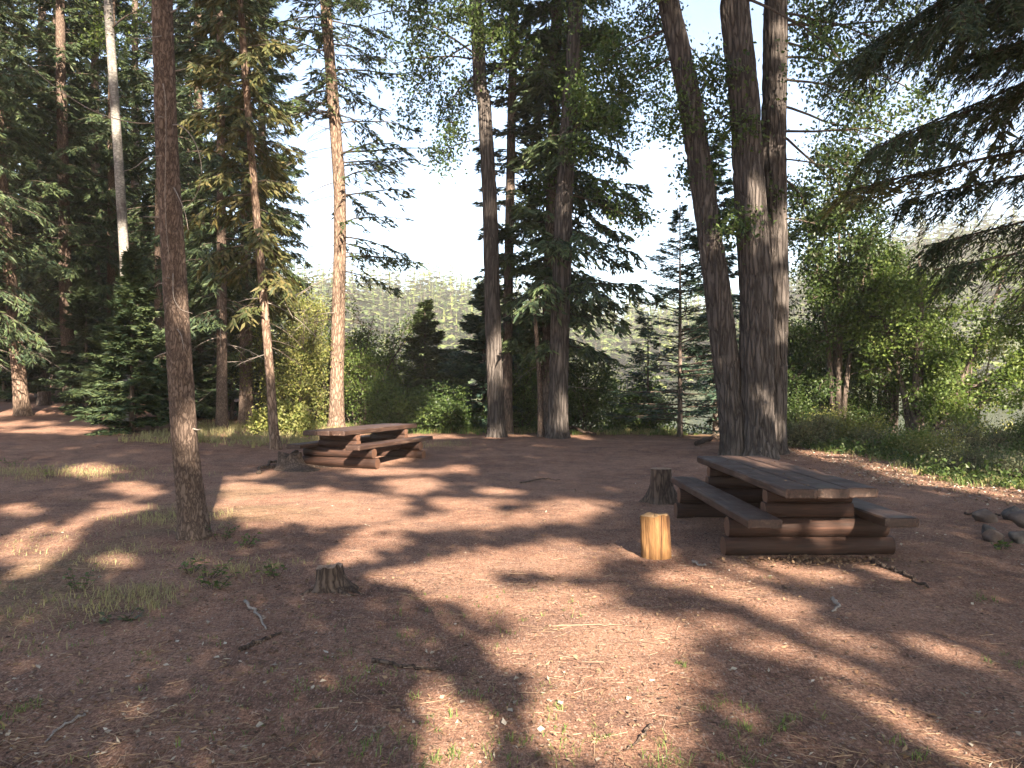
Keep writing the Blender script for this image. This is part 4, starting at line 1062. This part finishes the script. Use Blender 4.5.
for (u, v, n_, rad, h) in [(358, 682, 90, .16, .06), (395, 690, 60, .14, .05), (372, 752, 90, .12, .07), (440, 716, 50, .1, .06), (458, 760, 70, .12, .08), (498, 752, 60, .12, .07), (660, 762, 90, .12, .09), (682, 666, 30, .05, .06), (755, 735, 60, .1, .07), (786, 724, 60, .09, .07),
                      (726, 706, 60, .1, .06), (530, 715, 60, .14, .05), (600, 735, 40, .1, .05), (565, 690, 40, .2, .05), (300, 680, 60, .3, .05), (230, 700, 50, .3, .05), (345, 655, 40, .12, .05), (20, 712, 50, .08, .07), (180, 650, 50, .2, .05), (410, 640, 60, .2, .05), (480, 690, 50, .2, .05), (740, 760, 50, .1, .06), (985, 600, 40, .06, .1), (1000, 660, 50, .1, .07), (905, 750, 40, .1, .07), (250, 740, 50, .3, .05), (540, 760, 60, .2, .06)]:
    x, y = gnd(u, v); green_g.append(blades(x, y, int(n_*.5), rad*1.2, h*.75, .003))
for (u, v, n_, rad, h) in [(30, 610, 71, 0.60, 0.076), (10, 640, 60, 0.54, 0.068), (60, 600, 33, 0.42, 0.085), (95, 560, 93, 0.60, 0.060), (50, 545, 82, 0.60, 0.060), (160, 550, 110, 0.54, 0.060), (185, 535, 49, 0.36, 0.085), (225, 555, 44, 0.48, 0.051), (130, 600, 250, .3, .1), (250, 570, 150, .3, .08), (170, 520, 300, .6, .1), (100, 480, 400, .8, .12), (30, 480, 400, .7, .12), (230, 440, 400, 1.2, .15), (320, 440, 500, 1.2, .16), (430, 452, 300, .8, .1)]:
    x, y = gnd(u, v); dry_g.append(blades(x, y, n_, rad, h, .004))
# scattered thin grass, and the green strip on the right
xs, ys = scatter(1400, lambda x, y: ss(.5, .62, fbm(x*.7, y*.7, 0, 99))*ss(1.8, -.5, x)*ss(9, 7, y)+.03, 12)
for k in range(0, len(xs)): green_g.append(blades(xs[k], ys[k], 4, .05, .045, .0028))
for k in range(420):
    y = g.uniform(10.8, 20); x = float(bank_x(y))+.35+g.exponential(2.2)
    (dry_g if g.random() < .3 else green_g).append(blades(x, y, 12, .35, .16, .008))
for k in range(500):
    x = g.uniform(-9, 5); y = np.interp(x, EX, EY)-g.random()**2*2.2+.6
    (green_g if g.random() < .6 else dry_g).append(blades(x, y, 12, .3, .2, .01))
for k in range(260):
    x = g.uniform(-9, -4.5); y = g.uniform(18, 24); dry_g.append(blades(x, y, 14, .3, .22, .009))
o = mesh_obj('grass', [merge(green_g, 0), merge(dry_g, 1)], [M['grass'], M['dry_grass']])
tag(o, 'sparse green and dry grass growing in the dirt', 'grass', kind='stuff')

# low leafy plants covering the bank
m = 9000; y = g.uniform(10.8, 21, m); x = bank_x(y)+.35+g.exponential(2.4, m)
m2 = 3500; x2 = g.uniform(-10, 6, m2); y2 = np.interp(x2, EX, EY)-g.random(m2)**2*1.6+1.0
x = np.concatenate([x, x2]); y = np.concatenate([y, y2]); kk = fbm(x*.9, y*.9, 0, 66) > .44; x, y = x[kk], y[kk]
hh = np.abs(g.normal(size=len(x)))*.14*(.4+fbm(x*.6, y*.6, 0, 67))
B_ = np.stack([x, y, ground_h(x, y)+hh], -1); D_ = nrm(rv(g, len(x))+np.array([0, 0, .2])); 
o = mesh_obj('ground_cover', [(*kites(B_, D_, rv(g, len(x)), g.uniform(.05, .13, len(x)), g.uniform(.035, .08, len(x)), bend=g.uniform(-.1, .2, len(x))), 0)], [M['leaf_dark']])
tag(o, 'low leafy plants covering the lake bank', 'ground cover', kind='stuff')

# weeds with broad leaves
def weed(label, u, v, r, h, seed, m='leaf_green', nst=9, big=.055, group='small weeds on the clearing floor'):
    gg = np.random.default_rng(seed); x, y = gnd(u, v); root = thing('weed_plant', label, 'weed', (x, y, float(ground_full(np.array(x), np.array(y)))), 0, group)
    az = gg.uniform(0, 6.28, nst); rr = r*np.sqrt(gg.random(nst)); S_ = np.stack([np.cos(az)*rr*.3, np.sin(az)*rr*.3, 0*az-.01], -1)
    E_ = np.stack([np.cos(az)*rr, np.sin(az)*rr, h*gg.uniform(.5, 1.1, nst)], -1)
    mesh_obj('stems', [(*tubes(S_, E_, .003, .0015, 3), 0)], [M['twig']], root)
    Q = np.concatenate([S_+(E_-S_)*f for f in (.35, .6, .8, 1)]); m_ = len(Q)
    a2 = gg.uniform(0, 6.28, m_); D = np.stack([np.cos(a2), np.sin(a2), gg.uniform(-.3, .5, m_)], -1)
    mesh_obj('leaves', [(*kites(Q, D, np.stack([-np.sin(a2), np.cos(a2), gg.normal(size=m_)*.3], -1), big*gg.uniform(.6, 1.3, m_), big*.55, bend=gg.uniform(-.1, .2, m_)), 0)], [M[m]], root)
for k, a_ in enumerate([('leafy weed close to the right of the foreground trunk', 222, 540, .25, .15), ('weed of broad leaves between trunk and low stump', 205, 578, .25, .14), ('small weed in front of the foreground trunk', 190, 574, .18, .12), ('weed just short of the low stump', 276, 576, .2, .12),
    ('yellowish weed in the dirt at the far left', 52, 484, .35, .2), ('dusty pale weed flat on the foreground dirt', 122, 622, .16, .05), ('weed below the broad leaved weed nearest the low stump', 213, 590, .15, .1), ('bright weed patch in the shade far left of the foreground trunk', 15, 474, .3, .18), ('small weed at the shaded right edge under the fire ring', 1000, 548, .1, .08), ('weed between the dry grass and the foreground trunk', 80, 590, .15, .16), ('weed beside the leafy weed right of the trunk', 243, 546, .2, .13)]):
    weed(*a_, 700+k, 'leaf_grey' if 'pale' in a_[0] else ('leaf_yellow' if 'yellow' in a_[0] else 'leaf_green'))
# young leafy sprout at the forest foot
weed('dark leafy sprout at the foot of the young fir', 122, 437, .8, .7, 720, 'leaf_dark', 24, .13)

def stick(label, pts, r, seed, m='bare_wood', name='fallen_stick', cat='stick', lift=None):
    gg = np.random.default_rng(seed); P = []
    for (u, v) in pts:
        x, y = gnd(u, v); P.append((x, y, float(ground_full(np.array(x), np.array(y)))+r*.8))
    P = np.array(P); c = P[0].copy(); q = np.linspace(0, 1, 14); t = np.linspace(0, 1, len(P))
    Q = np.stack([np.interp(q, t, P[:, k]) for k in range(3)], -1)-c; Q[1:-1] += gg.normal(size=(12, 3))*r*.5
    if lift: Q[:, 2] += lift*np.sin(q*PI)
    o = mesh_obj(name, [(*tube(Q, np.linspace(r, r*.5, 14), 7), 0)], [M[m]], None, True); o.location = c
    return tag(o, label, cat, 'fallen sticks on the clearing floor' if name == 'fallen_stick' else None)
stick('straight dark stick lying in the foreground grass', [(372, 663), (405, 668), (442, 670)], .013, 1, 'stump_bark')
stick('thin pale straight stick lying in the big sun patch', [(552, 626), (585, 625), (622, 625)], .0045, 2, 'twig_litter')
stick('crooked pale stick in the shade below the low stump', [(245, 602), (258, 614), (266, 632)], .012, 3)
stick('thick bark covered root end lying right of the near table', [(872, 564), (895, 572), (910, 580), (928, 590)], .02, 4, 'stump_bark')
stick('short curved twig in the sun near the bottom edge', [(650, 728), (640, 742), (626, 752)], .008, 5, 'stump_bark')
stick('thin grey stick among the foreground litter', [(85, 716), (62, 728), (45, 742)], .008, 6)
stick('dark bark strip in front of the crooked pale stick', [(240, 652), (262, 642), (282, 636)], .016, 7, 'stump_bark')
stick('dark stick lying along the ground left of the fire ring', [(965, 514), (985, 516), (1004, 515)], .02, 8, 'stump_bark')
stick('thin twig on the shaded dirt before the middle trunks', [(520, 482), (545, 479), (560, 480)], .014, 9, 'stump_bark')
stick('short pale stick by the bright upright log', [(693, 561), (700, 564), (706, 566)], .014, 10)
stick('light root piece lying in sun before the near table', [(832, 600), (840, 606), (832, 612)], .014, 11)
stick('grey root arching from the straight cottonwood foot', [(558, 442), (568, 438), (580, 440), (596, 441)], .07, 12, 'stump_bark', 'surface_root', 'root', .12)
stick('pale root running over dirt left of the trunk trio', [(696, 452), (712, 446), (728, 447), (742, 449)], .06, 13, 'stump_bark', 'surface_root', 'root', .05)
stick('pale root running out from the gnarled root stump', [(258, 476), (270, 470), (284, 466)], .035, 14, 'stump_bark', 'surface_root', 'root', .05)

# ================================================================== haze
x0, x1, y0, y1, z0, z1 = -700, 700, -75, 540, -9, 112
V = np.array([(x, y, z) for x in (x0, x1) for y in (y0, y1) for z in (z0, z1)], float)
F = np.array([(0, 1, 3, 2), (4, 6, 7, 5), (0, 4, 5, 1), (2, 3, 7, 6), (0, 2, 6, 4), (1, 5, 7, 3)])
hz = bpy.data.materials.new('smoke haze'); hz.use_nodes = True; hnt = hz.node_tree
hnt.nodes.remove(hnt.nodes['Principled BSDF'])
pv = N(hnt, 'ShaderNodeVolumePrincipled'); pv.inputs['Color'].default_value = (.95, .93, .9, 1); pv.inputs['Density'].default_value = .0005; pv.inputs['Anisotropy'].default_value = .1
hnt.links.new(pv.outputs[0], hnt.nodes['Material Output'].inputs['Volume'])
tag(mesh_obj('haze', [(V, F, 0)], [hz]), 'pale smoke haze in the air over the lake and hills', 'haze', kind='stuff')

# ================================================================== light, sky, camera
w = bpy.data.worlds.new('World'); C.world = w; w.use_nodes = True; nt = w.node_tree
bg = nt.nodes['Background']; sky = N(nt, 'ShaderNodeTexSky', sky_type='NISHITA')
sky.sun_disc = False; sky.sun_elevation = R(SUN_EL); sky.sun_rotation = R(180-15.5)
sky.air_density = 1.0; sky.dust_density = 1.5; sky.ozone_density = 1.0; sky.altitude = 300
nt.links.new(sky.outputs[0], bg.inputs['Color']); bg.inputs['Strength'].default_value = .054
ld = bpy.data.lights.new('sun', 'SUN'); ld.energy = 5.0; ld.angle = R(.7); ld.color = (1, .85, .68)
lo = bpy.data.objects.new('sun', ld); COL.objects.link(lo)
from mathutils import Vector
lo.rotation_euler = Vector(SUNV).to_track_quat('Z', 'Y').to_euler()
cam = bpy.data.cameras.new('camera'); cam.lens = 36*F_PX/1024; cam.sensor_width = 36; cam.clip_end = 3000; cam.clip_start = .05
co = bpy.data.objects.new('camera', cam); COL.objects.link(co); co.location = (0, 0, CAMZ); co.rotation_euler = (R(90), 0, 0)
C.camera = co
C.view_settings.view_transform = 'Standard'; C.view_settings.look = 'None'; C.view_settings.gamma = 1; C.view_settings.exposure = 2.85
C.cycles.max_bounces = 6; C.cycles.diffuse_bounces = 4; C.cycles.transmission_bounces = 4; C.cycles.volume_bounces = 1; C.cycles.transparent_max_bounces = 4
C.cycles.sample_clamp_indirect = 4; C.cycles.use_denoising = True
